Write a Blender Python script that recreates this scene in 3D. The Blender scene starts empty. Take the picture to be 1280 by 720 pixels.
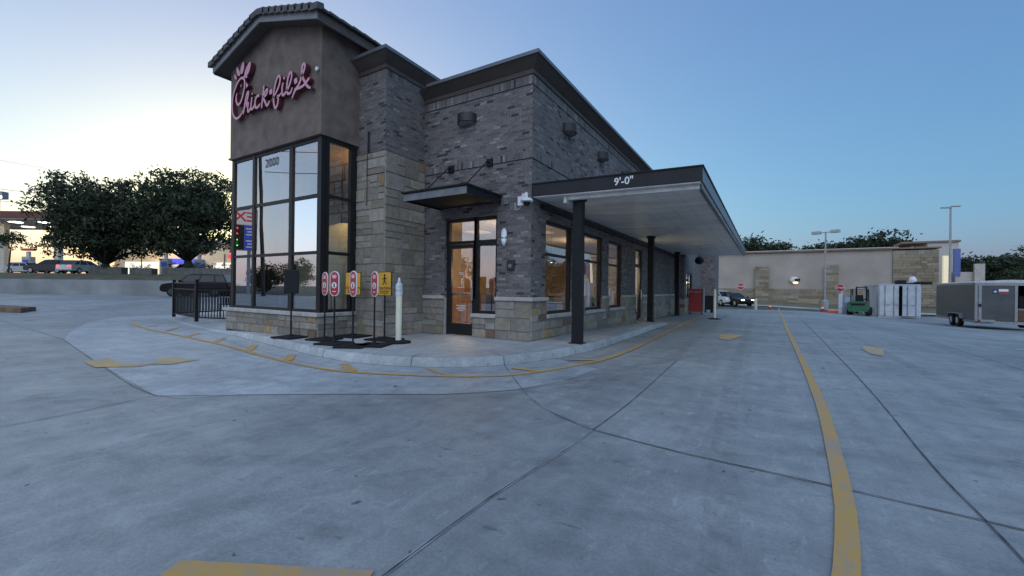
import bpy, bmesh, math, random
from mathutils import Vector, Matrix
from mathutils.geometry import tessellate_polygon
R = math.radians
random.seed(7)
S = bpy.context.scene
COL = S.collection

# ------------------------------------------------------------------ camera
YAW, PITCH, ROLL = R(31.294), R(0.05), R(0.68)
cd = bpy.data.cameras.new('camera')
cam = bpy.data.objects.new('camera', cd)
COL.objects.link(cam)
S.camera = cam
cd.sensor_width = 36.0
cd.lens = 525.0 / 1280.0 * 36.0
cd.clip_start, cd.clip_end = 0.05, 4000
fw = Vector((-math.sin(YAW) * math.cos(PITCH), math.cos(YAW) * math.cos(PITCH), math.sin(PITCH)))
rt = Vector((math.cos(YAW), math.sin(YAW), 0))
up = rt.cross(fw)
r2 = rt * math.cos(ROLL) + up * math.sin(ROLL)
u2 = up * math.cos(ROLL) - rt * math.sin(ROLL)
cam.matrix_world = Matrix(((r2.x, u2.x, -fw.x, 0), (r2.y, u2.y, -fw.y, 0), (r2.z, u2.z, -fw.z, 1.3), (0, 0, 0, 1)))

# ------------------------------------------------------------------ sky, sun, exposure
SUN_EL, SUN_AZ = R(1.52), R(-61.2)          # azimuth measured from +y, clockwise positive
w = bpy.data.worlds.new('World')
S.world = w
w.use_nodes = True
nt = w.node_tree
sky = nt.nodes.new('ShaderNodeTexSky')
sky.sky_type = 'NISHITA'
sky.sun_disc = False
sky.sun_elevation = SUN_EL
sky.sun_rotation = SUN_AZ
sky.altitude = 200
sky.air_density = 0.92
sky.dust_density = 3.88
sky.ozone_density = 4.98
# film-like response of the dusk sky: each channel eased on its own, then white balanced
sep = nt.nodes.new('ShaderNodeSeparateColor'); cmb_ = nt.nodes.new('ShaderNodeCombineColor')
nt.links.new(sky.outputs[0], sep.inputs[0])
for i_, (g_, k_) in enumerate(((0.64, 1.12), (0.784, 1.046), (0.549, 0.688))):
    pw = nt.nodes.new('ShaderNodeMath'); pw.operation = 'POWER'; pw.inputs[1].default_value = g_
    ml = nt.nodes.new('ShaderNodeMath'); ml.operation = 'MULTIPLY'; ml.inputs[1].default_value = k_
    nt.links.new(sep.outputs[i_], pw.inputs[0]); nt.links.new(pw.outputs[0], ml.inputs[0]); nt.links.new(ml.outputs[0], cmb_.inputs[i_])
# pale pink anti-twilight arch low in the sky opposite the sunset
tcw = nt.nodes.new('ShaderNodeTexCoord'); spw = nt.nodes.new('ShaderNodeSeparateXYZ'); nt.links.new(tcw.outputs['Generated'], spw.inputs[0])
def wmath(op, a, b):
    n_ = nt.nodes.new('ShaderNodeMath'); n_.operation = op
    for k_, q_ in enumerate((a, b)):
        if isinstance(q_, (int, float)): n_.inputs[k_].default_value = q_
        else: nt.links.new(q_, n_.inputs[k_])
    return n_.outputs[0]
side_ = nt.nodes.new('ShaderNodeMapRange'); side_.interpolation_type = 'SMOOTHSTEP'
side_.inputs[1].default_value = 0.25; side_.inputs[2].default_value = -0.35
nt.links.new(spw.outputs[1], side_.inputs[0])
fall_ = wmath('POWER', 2.718, wmath('MULTIPLY', wmath('ABSOLUTE', spw.outputs[2], 0), -3.2))
amt_ = wmath('MULTIPLY', side_.outputs[0], fall_)
arch = nt.nodes.new('ShaderNodeMix'); arch.data_type = 'RGBA'; arch.blend_type = 'ADD'
nt.links.new(amt_, arch.inputs[0]); nt.links.new(cmb_.outputs[0], arch.inputs[6]); arch.inputs[7].default_value = (0.58, 0.46, 0.43, 1)
hz = nt.nodes.new('ShaderNodeMix'); hz.data_type = 'RGBA'; hz.blend_type = 'ADD'
nt.links.new(wmath('POWER', 2.718, wmath('MULTIPLY', wmath('ABSOLUTE', spw.outputs[2], 0), -9.0)), hz.inputs[0])
nt.links.new(arch.outputs[2], hz.inputs[6]); hz.inputs[7].default_value = (0.02, 0.10, 0.20, 1)
vl = nt.nodes.new('ShaderNodeMix'); vl.data_type = 'RGBA'; vl.blend_type = 'ADD'; vl.inputs[0].default_value = 1
nt.links.new(hz.outputs[2], vl.inputs[6]); vl.inputs[7].default_value = (0.028, 0.030, 0.026, 1)      # thin high haze
nt.links.new(vl.outputs[2], nt.nodes['Background'].inputs[0])
nt.nodes['Background'].inputs[1].default_value = 0.132
# the sun is down: its lamp is the broad soft glow of the whole upper sky
sd = bpy.data.lights.new('sun', 'SUN')
sd.energy, sd.angle, sd.color = 0.155, R(70), (0.90, 0.97, 1.06)
sun = bpy.data.objects.new('sun', sd)
COL.objects.link(sun)
GLOW_EL, GLOW_AZ = R(48), R(155)
sv = Vector((math.sin(GLOW_AZ) * math.cos(GLOW_EL), math.cos(GLOW_AZ) * math.cos(GLOW_EL), math.sin(GLOW_EL)))
sun.rotation_euler = sv.to_track_quat('Z', 'Y').to_euler()
sun.location = (-40, 10, 30)
S.view_settings.view_transform = 'Standard'
S.view_settings.look = 'None'
S.view_settings.gamma = 1
S.view_settings.use_curve_mapping = False
S.view_settings.exposure = 3.05

# ------------------------------------------------------------------ materials
MATS = {}
def new_mat(name):
    m = bpy.data.materials.new(name)
    m.use_nodes = True
    N = m.node_tree.nodes
    return m, N, m.node_tree.links, N['Principled BSDF']

def ramp(N, stops, interp='LINEAR'):
    r = N.new('ShaderNodeValToRGB')
    r.color_ramp.interpolation = interp
    e = r.color_ramp.elements
    while len(e) < len(stops): e.new(0.5)
    for i, (p, c) in enumerate(stops):
        e[i].position = p
        e[i].color = (*c, 1) if len(c) == 3 else c
    return r

def mat(name, col, rough=0.6, metal=0.0, var=0.12, scale=6.0, bump=0.0, spec=0.5, attr=None, bscale=None, stretch=None):
    """plain surface with a little uneven tone and roughness"""
    if name in MATS: return MATS[name]
    m, N, L, B = new_mat(name)
    tc = N.new('ShaderNodeTexCoord')
    no = N.new('ShaderNodeTexNoise'); no.inputs['Scale'].default_value = scale; no.inputs['Detail'].default_value = 6
    if stretch:
        mp = N.new('ShaderNodeMapping'); mp.inputs['Scale'].default_value = stretch
        L.new(tc.outputs['Object'], mp.inputs[0]); L.new(mp.outputs[0], no.inputs['Vector'])
    else:
        L.new(tc.outputs['Object'], no.inputs['Vector'])
    lo = [max(0, c * (1 - var * 1.6)) for c in col]; hi = [min(1, c * (1 + var * 1.6)) for c in col]
    rp = ramp(N, [(0.3, lo), (0.7, hi)])
    L.new(no.outputs[0], rp.inputs[0])
    src = rp.outputs[0]
    if attr:
        at = N.new('ShaderNodeAttribute'); at.attribute_name = attr
        mx = N.new('ShaderNodeMix'); mx.data_type = 'RGBA'; mx.blend_type = 'MULTIPLY'; mx.inputs[0].default_value = 1
        L.new(src, mx.inputs[6]); L.new(at.outputs[0], mx.inputs[7]); src = mx.outputs[2]
    L.new(src, B.inputs['Base Color'])
    mr = N.new('ShaderNodeMapRange'); mr.inputs[3].default_value = max(0, rough - 0.08); mr.inputs[4].default_value = min(1, rough + 0.08)
    L.new(no.outputs[0], mr.inputs[0]); L.new(mr.outputs[0], B.inputs['Roughness'])
    B.inputs['Metallic'].default_value = metal
    B.inputs['Specular IOR Level'].default_value = spec
    if bump:
        n2 = N.new('ShaderNodeTexNoise'); n2.inputs['Scale'].default_value = bscale or scale * 6; n2.inputs['Detail'].default_value = 5
        L.new(tc.outputs['Object'], n2.inputs['Vector'])
        bp = N.new('ShaderNodeBump'); bp.inputs['Strength'].default_value = bump; bp.inputs['Distance'].default_value = 0.02
        L.new(n2.outputs[0], bp.inputs['Height']); L.new(bp.outputs[0], B.inputs['Normal'])
    MATS[name] = m
    return m

def emit(name, col, strength):
    if name in MATS: return MATS[name]
    m, N, L, B = new_mat(name)
    B.inputs['Base Color'].default_value = (*[min(1, c) * 0.5 for c in col], 1)
    B.inputs['Emission Color'].default_value = (*col, 1)
    B.inputs['Emission Strength'].default_value = strength
    MATS[name] = m
    return m

def glass(name, base=0.28, tint=(0.75, 0.8, 0.78), rough=0.0):
    if name in MATS: return MATS[name]
    m, N, L, B = new_mat(name)
    N.remove(B)
    tr = N.new('ShaderNodeBsdfTransparent'); tr.inputs[0].default_value = (*tint, 1)
    gl = N.new('ShaderNodeBsdfGlossy'); gl.inputs['Roughness'].default_value = rough; gl.inputs['Color'].default_value = (0.92, 0.95, 0.97, 1)
    # faint waviness of real plate glass
    tc = N.new('ShaderNodeTexCoord'); no = N.new('ShaderNodeTexNoise'); no.inputs['Scale'].default_value = 0.9; no.inputs['Detail'].default_value = 1
    L.new(tc.outputs['Object'], no.inputs['Vector'])
    bp = N.new('ShaderNodeBump'); bp.inputs['Strength'].default_value = 0.03; bp.inputs['Distance'].default_value = 0.05
    L.new(no.outputs[0], bp.inputs['Height']); L.new(bp.outputs[0], gl.inputs['Normal'])
    fr = N.new('ShaderNodeFresnel'); fr.inputs[0].default_value = 1.5
    ma = N.new('ShaderNodeMath'); ma.operation = 'MULTIPLY_ADD'; ma.use_clamp = True
    ma.inputs[1].default_value = 1.6; ma.inputs[2].default_value = base
    L.new(fr.outputs[0], ma.inputs[0])
    mx = N.new('ShaderNodeMixShader')
    L.new(ma.outputs[0], mx.inputs[0]); L.new(tr.outputs[0], mx.inputs[1]); L.new(gl.outputs[0], mx.inputs[2])
    L.new(mx.outputs[0], N['Material Output'].inputs[0])
    MATS[name] = m
    return m

def brick_mat(name, bw=0.19, bh=0.064, soldier=False, stack=None):
    """brick by brick: a hash of the course and the brick number picks its colour"""
    if name in MATS: return MATS[name]
    m, N, L, B = new_mat(name)
    uv = N.new('ShaderNodeUVMap'); uv.uv_map = 'UVMap'
    sx = N.new('ShaderNodeSeparateXYZ'); L.new(uv.outputs[0], sx.inputs[0])
    def math_(op, a, b=None, c=None):
        n = N.new('ShaderNodeMath'); n.operation = op
        for i, v in enumerate((a, b, c)):
            if v is None: continue
            if isinstance(v, (int, float)): n.inputs[i].default_value = v
            else: L.new(v, n.inputs[i])
        return n.outputs[0]
    U, V = sx.outputs[0], sx.outputs[1]
    # hand-laid wobble
    wn = N.new('ShaderNodeTexNoise'); wn.inputs['Scale'].default_value = 3.0; L.new(uv.outputs[0], wn.inputs['Vector'])
    wob = math_('MULTIPLY', math_('SUBTRACT', wn.outputs[0], 0.5), 0.012)
    row = math_('DIVIDE', math_('ADD', V, wob), bh)
    ri = math_('FLOOR', row)
    off = 0.0 if soldier else math_('MULTIPLY', math_('MODULO', ri, 2.0), 0.5)
    colx = math_('ADD', math_('DIVIDE', U, bw), off)
    ci = math_('FLOOR', colx)
    cmb = N.new('ShaderNodeCombineXYZ'); L.new(ci, cmb.inputs[0]); L.new(ri, cmb.inputs[1])
    wh = N.new('ShaderNodeTexWhiteNoise'); wh.noise_dimensions = '3D'; L.new(cmb.outputs[0], wh.inputs['Vector'])
    pal = ramp(N, [(0.0, (0.042, 0.037, 0.038)), (0.05, (0.105, 0.094, 0.093)), (0.2, (0.142, 0.129, 0.127)), (0.38, (0.160, 0.147, 0.144)),
                   (0.55, (0.150, 0.134, 0.131)), (0.7, (0.176, 0.163, 0.160)), (0.86, (0.122, 0.109, 0.108)), (0.95, (0.245, 0.231, 0.222))], 'CONSTANT')
    L.new(wh.outputs['Value'], pal.inputs[0])
    # mortar joints
    fx = math_('FRACT', colx); fy = math_('FRACT', row)
    jx = 0.010 / bw; jy = 0.010 / bh
    mort = math_('MAXIMUM', math_('LESS_THAN', fx, jx), math_('LESS_THAN', fy, jy))
    sm = N.new('ShaderNodeTexNoise'); sm.inputs['Scale'].default_value = 28; sm.inputs['Detail'].default_value = 6
    L.new(uv.outputs[0], sm.inputs['Vector'])
    smr = ramp(N, [(0.3, (0.55, 0.55, 0.56)), (0.55, (1.0, 1.0, 1.0)), (0.74, (1.65, 1.65, 1.62))]); L.new(sm.outputs[0], smr.inputs[0])
    big = N.new('ShaderNodeTexNoise'); big.inputs['Scale'].default_value = 0.7; big.inputs['Detail'].default_value = 3; L.new(uv.outputs[0], big.inputs['Vector'])
    bigr = ramp(N, [(0.3, (0.90, 0.89, 0.90)), (0.7, (1.25, 1.24, 1.25))]); L.new(big.outputs[0], bigr.inputs[0])
    def mul(a, b):
        x = N.new('ShaderNodeMix'); x.data_type = 'RGBA'; x.blend_type = 'MULTIPLY'; x.inputs[0].default_value = 1
        L.new(a, x.inputs[6]); L.new(b, x.inputs[7]); return x.outputs[2]
    c = mul(mul(pal.outputs[0], smr.outputs[0]), bigr.outputs[0])
    mx = N.new('ShaderNodeMix'); mx.data_type = 'RGBA'; L.new(mort, mx.inputs[0]); L.new(c, mx.inputs[6]); mx.inputs[7].default_value = (0.150, 0.142, 0.140, 1)
    L.new(mx.outputs[2], B.inputs['Base Color'])
    B.inputs['Roughness'].default_value = 0.85
    h = math_('ADD', math_('MULTIPLY', math_('SUBTRACT', 1.0, mort), 1.0), math_('MULTIPLY', sm.outputs[0], 0.6))
    h2 = math_('ADD', h, math_('MULTIPLY', wh.outputs['Value'], 0.5))
    bp = N.new('ShaderNodeBump'); bp.inputs['Strength'].default_value = 0.7; bp.inputs['Distance'].default_value = 0.008
    L.new(h2, bp.inputs['Height']); L.new(bp.outputs[0], B.inputs['Normal'])
    MATS[name] = m
    return m

def concrete_mat(name, base=(0.30, 0.305, 0.31), apron=False):
    if name in MATS: return MATS[name]
    m, N, L, B = new_mat(name)
    tc = N.new('ShaderNodeTexCoord')
    def noise(scale, detail=8, stretch=None, rot=0, dist=0.0, rough=0.55):
        n = N.new('ShaderNodeTexNoise'); n.inputs['Scale'].default_value = scale; n.inputs['Detail'].default_value = detail
        n.inputs['Roughness'].default_value = rough
        n.inputs['Distortion'].default_value = dist
        if stretch:
            mp = N.new('ShaderNodeMapping'); mp.inputs['Scale'].default_value = stretch; mp.inputs['Rotation'].default_value = (0, 0, rot)
            L.new(tc.outputs['Object'], mp.inputs[0]); L.new(mp.outputs[0], n.inputs['Vector'])
        else: L.new(tc.outputs['Object'], n.inputs['Vector'])
        return n.outputs[0]
    def mul(a, b):
        x = N.new('ShaderNodeMix'); x.data_type = 'RGBA'; x.blend_type = 'MULTIPLY'; x.inputs[0].default_value = 1
        L.new(a, x.inputs[6]); L.new(b, x.inputs[7]); return x.outputs[2]
    def toned(src, lo, hi, p0=0.3, p1=0.7):
        r = ramp(N, [(p0, (lo, lo, lo * 1.005)), (p1, (hi, hi * 0.998, hi * 0.99))]); L.new(src, r.inputs[0]); return r.outputs[0]
    rgb = N.new('ShaderNodeRGB'); rgb.outputs[0].default_value = (*base, 1)
    c = mul(rgb.outputs[0], toned(noise(0.16, 5, dist=0.8), 0.78, 1.16, 0.36, 0.64))
    c = mul(c, toned(noise(0.8, 8, dist=1.2), 0.88, 1.07, .34, .66))
    c = mul(c, toned(noise(3.5, 12, dist=0.8, rough=0.72), 0.80, 1.14, .33, .67))
    c = mul(c, toned(noise(45, 6, rough=.7), 0.80, 1.16))
    c = mul(c, toned(noise(260, 3), 0.84, 1.12))
    # broom / tyre streaks along the lane and around the corner
    c = mul(c, toned(noise(1.0, 6, (6.0, 0.35, 1), R(8)), 0.90, 1.05, 0.3, 0.6))
    c = mul(c, toned(noise(0.9, 6, (0.5, 5.0, 1), R(25), 0.5), 0.92, 1.05, 0.3, 0.6))
    # oil drips and dark scuffs
    st = noise(2.3, 7, dist=0.4)
    r = ramp(N, [(0.61, (1, 1, 1)), (0.68, (0.87, 0.865, 0.85)), (0.76, (0.72, 0.71, 0.70))]); L.new(st, r.inputs[0]); c = mul(c, r.outputs[0])
    sc = noise(5.0, 5, (0.5, 1.6, 1), R(-60))
    r = ramp(N, [(0.665, (1, 1, 1)), (0.71, (0.66, 0.66, 0.67))]); L.new(sc, r.inputs[0]); c = mul(c, r.outputs[0])
    gm = noise(9.0, 2)
    r = ramp(N, [(0.72, (1, 1, 1)), (0.745, (0.40, 0.40, 0.41))]); L.new(gm, r.inputs[0]); c = mul(c, r.outputs[0])
    # pale scrapes
    pl = noise(7.0, 5, (1.8, 0.5, 1), R(40))
    r = ramp(N, [(0.62, (1, 1, 1)), (0.70, (1.25, 1.25, 1.22))]); L.new(pl, r.inputs[0]); c = mul(c, r.outputs[0])
    # each poured slab has its own tone
    sx_ = N.new('ShaderNodeSeparateXYZ'); L.new(tc.outputs['Object'], sx_.inputs[0])
    def mt(op, a_, b_):
        n_ = N.new('ShaderNodeMath'); n_.operation = op
        for k_, q_ in enumerate((a_, b_)):
            if isinstance(q_, (int, float)): n_.inputs[k_].default_value = q_
            else: L.new(q_, n_.inputs[k_])
        return n_.outputs[0]
    cx_ = mt('FLOOR', mt('DIVIDE', mt('ADD', mt('MAXIMUM', sx_.outputs[0], -1.6), 1.39), 2.56), 0)
    cy_ = mt('FLOOR', mt('DIVIDE', mt('SUBTRACT', sx_.outputs[1], 3.58), 9.2), 0)
    cc_ = N.new('ShaderNodeCombineXYZ'); L.new(cx_, cc_.inputs[0]); L.new(cy_, cc_.inputs[1])
    wn_ = N.new('ShaderNodeTexWhiteNoise'); wn_.noise_dimensions = '2D'; L.new(cc_.outputs[0], wn_.inputs['Vector'])
    if not apron: c = mul(c, toned(wn_.outputs['Value'], 0.93, 1.05, 0.0, 1.0))
    L.new(c, B.inputs['Base Color'])
    mr = N.new('ShaderNodeMapRange'); mr.inputs[3].default_value = 0.42; mr.inputs[4].default_value = 0.72
    L.new(noise(1.2, 6), mr.inputs[0]); L.new(mr.outputs[0], B.inputs['Roughness'])
    B.inputs['Specular IOR Level'].default_value = 0.45
    bp = N.new('ShaderNodeBump'); bp.inputs['Strength'].default_value = 0.25; bp.inputs['Distance'].default_value = 0.01
    L.new(noise(70, 6), bp.inputs['Height']); L.new(bp.outputs[0], B.inputs['Normal'])
    MATS[name] = m
    return m

def paint_mat(name, col, wear=0.45):
    """road paint worn through to the concrete in patches"""
    if name in MATS: return MATS[name]
    m, N, L, B = new_mat(name)
    tc = N.new('ShaderNodeTexCoord')
    n1 = N.new('ShaderNodeTexNoise'); n1.inputs['Scale'].default_value = 14; n1.inputs['Detail'].default_value = 9; n1.inputs['Roughness'].default_value = 0.7
    n2 = N.new('ShaderNodeTexNoise'); n2.inputs['Scale'].default_value = 1.3; n2.inputs['Detail'].default_value = 5
    L.new(tc.outputs['Object'], n1.inputs['Vector']); L.new(tc.outputs['Object'], n2.inputs['Vector'])
    ad = N.new('ShaderNodeMath'); ad.operation = 'ADD'; L.new(n1.outputs[0], ad.inputs[0]); L.new(n2.outputs[0], ad.inputs[1])
    r = ramp(N, [(0.0, (0, 0, 0)), (1.0, (1, 1, 1))])
    mr = N.new('ShaderNodeMapRange'); mr.inputs[1].default_value = 1.0 + (0.5 - wear) * 0.5; mr.inputs[2].default_value = mr.inputs[1].default_value + 0.25
    L.new(ad.outputs[0], mr.inputs[0])
    mx = N.new('ShaderNodeMix'); mx.data_type = 'RGBA'
    L.new(mr.outputs[0], mx.inputs[0]); mx.inputs[6].default_value = (*col, 1)
    mx.inputs[7].default_value = (*[0.34 * c + 0.66 * k for c, k in zip(col, (0.27, 0.275, 0.28))], 1)
    L.new(mx.outputs[2], B.inputs['Base Color'])
    B.inputs['Roughness'].default_value = 0.6
    MATS[name] = m
    return m

STONE_PAL = [(0.27, 0.252, 0.222), (0.245, 0.228, 0.205), (0.31, 0.285, 0.245), (0.225, 0.205, 0.178), (0.28, 0.246, 0.198), (0.20, 0.178, 0.152), (0.265, 0.25, 0.23), (0.235, 0.208, 0.165)]
STONE_RARE = [(0.27, 0.19, 0.10), (0.18, 0.12, 0.082), (0.30, 0.225, 0.125), (0.155, 0.12, 0.095), (0.225, 0.16, 0.10)]
M_stone = mat('limestone', (0.95, 0.95, 0.95), 0.85, var=0.18, scale=9, bump=0.7, attr='tint', bscale=22)
M_mortar = mat('mortar', (0.24, 0.235, 0.225), 0.9, scale=20, bump=0.3)
M_cap = mat('cast_stone_cap', (0.40, 0.385, 0.36), 0.8, var=0.12, scale=7, bump=0.2)
M_brick = brick_mat('grey_brick')
M_soldier = brick_mat('grey_brick_soldier', 0.066, 0.205, True)
M_black = mat('black_metal', (0.013, 0.013, 0.015), 0.5, 0.0, scale=9, spec=0.25)
M_blackmat = mat('black_plastic', (0.014, 0.014, 0.016), 0.65, scale=12, spec=0.25)
M_frame = mat('bronze_frame', (0.014, 0.0135, 0.014), 0.45, 0.0, scale=5, spec=0.3)
M_stucco = mat('brown_stucco', (0.160, 0.124, 0.105), 0.92, var=0.17, scale=3.2, bump=0.6, bscale=60)
M_eave = mat('painted_eave', (0.082, 0.066, 0.058), 0.7, var=0.1, scale=3)
M_fasciag = mat('grey_fascia', (0.20, 0.20, 0.205), 0.6, var=0.1, scale=3)
M_coping = mat('metal_coping', (0.17, 0.18, 0.19), 0.4, 0.5, var=0.1, scale=2)
M_tile = mat('roof_tile', (0.085, 0.080, 0.078), 0.8, var=0.25, scale=7, bump=0.3)
M_walk = concrete_mat('walk_concrete', (0.380, 0.415, 0.433), True)
M_lot = concrete_mat('lot_concrete', (0.286, 0.311, 0.320))
M_apron = concrete_mat('apron_concrete', (0.372, 0.418, 0.447), True)
M_yellow = paint_mat('yellow_paint', (0.50, 0.305, 0.085), 0.62)
M_yworn = paint_mat('worn_yellow_paint', (0.56, 0.37, 0.12), 0.75)
M_white = paint_mat('white_paint', (0.62, 0.62, 0.60), 0.5)
M_joint = mat('joint_sealant', (0.105, 0.112, 0.118), 0.85, var=0.55, scale=5)
M_arris = mat('joint_arris', (0.33, 0.345, 0.35), 0.85, var=0.35, scale=4)
M_glass = glass('tower_glass', 0.34)
M_glass2 = glass('window_glass', 0.30)
M_glasscar = mat('car_glass', (.014, .016, .019), .10, var=.05, spec=.4)
M_pureblack = mat('shade_black', (0.01, 0.01, 0.01), 0.9, scale=3)
M_whitepl = mat('white_plastic', (0.70, 0.72, 0.74), 0.4, var=0.06, scale=10)
M_steel = mat('brushed_steel', (0.55, 0.56, 0.57), 0.3, 0.9, var=0.08, scale=10)
M_rubber = mat('rubber', (0.016, 0.016, 0.017), 0.85, scale=14, spec=0.2)
M_rim = mat('alloy_rim', (0.45, 0.46, 0.47), 0.35, 0.7, scale=10)

# ------------------------------------------------------------------ mesh helpers
def smooth(t):
    t = min(1, max(0, t)); return t * t * (3 - 2 * t)
def gz(x, y):
    """height of the ground: level by the restaurant, rising to the west, falling to the north-east"""
    return 0.38 * smooth((-x - 20) / 12) - 0.3 * smooth((y - 22) / 25) - 0.4 * smooth((x - 1) / 9) * smooth((y - 12) / 22)

def root_of(o):
    while o.parent: o = o.parent
    return o
def inv_of(o):
    r = root_of(o)
    return (Matrix.Translation(r.location) @ Matrix.Rotation(r.rotation_euler.z, 4, 'Z')).inverted()

class MB:
    def __init__(s, T=None):
        s.bm = bmesh.new(); s.T = T; s.mi = 0; s.tint = None
        s.lay = None
    def v(s, p):
        p = Vector(p)
        return s.bm.verts.new(s.T @ p if s.T else p)
    def face(s, vs):
        try: f = s.bm.faces.new(vs)
        except ValueError: return None
        f.material_index = s.mi
        if s.tint is not None:
            if s.lay is None: s.lay = s.bm.loops.layers.float_color.new('tint')
            for l in f.loops: l[s.lay] = (*s.tint, 1)
        return f
    def quad(s, *pts): return s.face([s.v(p) for p in pts])
    def box(s, x0, x1, y0, y1, z0, z1, bev=0.0):
        if x0 > x1: x0, x1 = x1, x0
        if y0 > y1: y0, y1 = y1, y0
        if z0 > z1: z0, z1 = z1, z0
        c = [(x0, y0, z0), (x1, y0, z0), (x1, y1, z0), (x0, y1, z0), (x0, y0, z1), (x1, y0, z1), (x1, y1, z1), (x0, y1, z1)]
        vs = [s.v(p) for p in c]
        fs = [s.face([vs[i] for i in q]) for q in ((3, 2, 1, 0), (4, 5, 6, 7), (0, 1, 5, 4), (1, 2, 6, 5), (2, 3, 7, 6), (3, 0, 4, 7))]
        if bev:
            es = list({e for f in fs for e in f.edges})
            r = bmesh.ops.bevel(s.bm, geom=es, offset=bev, segments=2, profile=0.5, affect='EDGES')
            for f in r['faces']: f.material_index = s.mi
        return s
    def prism(s, pts, a, b, axis='z'):
        """extrude a 2-D outline from a to b along an axis"""
        def P(p, h):
            return {'z': (p[0], p[1], h), 'y': (p[0], h, p[1]), 'x': (h, p[0], p[1])}[axis]
        lo = [s.v(P(p, a)) for p in pts]; hi = [s.v(P(p, b)) for p in pts]
        n = len(pts)
        for i in range(n): s.face([lo[i], lo[(i + 1) % n], hi[(i + 1) % n], hi[i]])
        tri = tessellate_polygon([[Vector((p[0], p[1], 0)) for p in pts]])
        for t in tri:
            s.face([lo[i] for i in t]); s.face([hi[i] for i in t])
        return s
    def tube(s, p0, p1, r0, r1=None, n=8, cap=True):
        p0, p1 = Vector(p0), Vector(p1); r1 = r0 if r1 is None else r1
        d = (p1 - p0).normalized(); a = d.orthogonal().normalized(); b = d.cross(a)
        A = []; Bq = []
        for i in range(n):
            t = 2 * math.pi * i / n; o = a * math.cos(t) + b * math.sin(t)
            A.append(s.v(p0 + o * r0)); Bq.append(s.v(p1 + o * r1))
        for i in range(n): s.face([A[i], A[(i + 1) % n], Bq[(i + 1) % n], Bq[i]])
        if cap: s.face(A[::-1]); s.face(Bq)
        return s
    def path(s, pts, r, n=6):
        for a, b in zip(pts, pts[1:]): s.tube(a, b, r, n=n)
        return s
    def lathe(s, prof, c=(0, 0, 0), n=16, axis='z'):
        rings = []
        for r, h in prof:
            ring = []
            for i in range(n):
                t = 2 * math.pi * i / n; x, y = r * math.cos(t), r * math.sin(t)
                q = {'z': (c[0] + x, c[1] + y, c[2] + h), 'x': (c[0] + h, c[1] + x, c[2] + y), 'y': (c[0] + x, c[1] + h, c[2] + y)}[axis]
                ring.append(s.v(q))
            rings.append(ring)
        for A, Bq in zip(rings, rings[1:]):
            for i in range(n): s.face([A[i], A[(i + 1) % n], Bq[(i + 1) % n], Bq[i]])
        s.face(rings[0][::-1]); s.face(rings[-1])
        return s
    def ball(s, c, rx, ry, rz, nu=20, nv=12):
        prof = []
        rings = []
        for j in range(1, nv):
            ph = math.pi * j / nv - math.pi / 2
            rings.append([s.v((c[0] + rx * math.cos(ph) * math.cos(2 * math.pi * i / nu), c[1] + ry * math.cos(ph) * math.sin(2 * math.pi * i / nu), c[2] + rz * math.sin(ph))) for i in range(nu)])
        b = s.v((c[0], c[1], c[2] - rz)); t = s.v((c[0], c[1], c[2] + rz))
        for A, Bq in zip(rings, rings[1:]):
            for i in range(nu): s.face([A[i], A[(i + 1) % nu], Bq[(i + 1) % nu], Bq[i]])
        for i in range(nu):
            s.face([b, rings[0][(i + 1) % nu], rings[0][i]]); s.face([t, rings[-1][i], rings[-1][(i + 1) % nu]])
        return s
    def cornice(s, path, prof, closed=False):
        """sweep an (outward, height) profile along a plan path, outward to the right of travel"""
        n = len(path); dirs = [(Vector(path[i + 1]) - Vector(path[i])).normalized() for i in range(n - 1)]
        nor = [Vector((d.y, -d.x)) for d in dirs]
        rings = []
        for i, p in enumerate(path):
            if i == 0: m = nor[0]
            elif i == n - 1: m = nor[-1]
            else:
                m = nor[i - 1] + nor[i]; m = m / m.dot(nor[i])
            rings.append([s.v((p[0] + m.x * o, p[1] + m.y * o, h)) for o, h in prof])
        for A, Bq in zip(rings, rings[1:]):
            for j in range(len(prof) - 1): s.face([A[j], Bq[j], Bq[j + 1], A[j + 1]])
        s.face(rings[0]); s.face(rings[-1][::-1])
        return s
    def build(s, name, mats, parent=None, smooth_=False, loc=None, ang=None):
        if not isinstance(mats, (list, tuple)): mats = [mats]
        me = bpy.data.meshes.new(name)
        bmesh.ops.recalc_face_normals(s.bm, faces=s.bm.faces)
        uvl = s.bm.loops.layers.uv.new('UVMap')
        for f in s.bm.faces:
            nx, ny, nz = abs(f.normal.x), abs(f.normal.y), abs(f.normal.z)
            for l in f.loops:
                c = l.vert.co
                l[uvl].uv = (c.y, c.z) if nx >= ny and nx >= nz else ((c.x, c.z) if ny >= nz else (c.x, c.y))
            if smooth_: f.smooth = True
        if parent is not None: s.bm.transform(inv_of(parent))
        elif loc is not None: s.bm.transform(Matrix.Translation(-Vector(loc)))
        s.bm.to_mesh(me); s.bm.free()
        for m in mats: me.materials.append(m)
        o = bpy.data.objects.new(name, me); COL.objects.link(o)
        if parent is not None: o.parent = parent
        elif loc is not None: o.location = loc
        if smooth_ and ang:
            me.set_sharp_from_angle(angle=ang)
        return o

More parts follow.
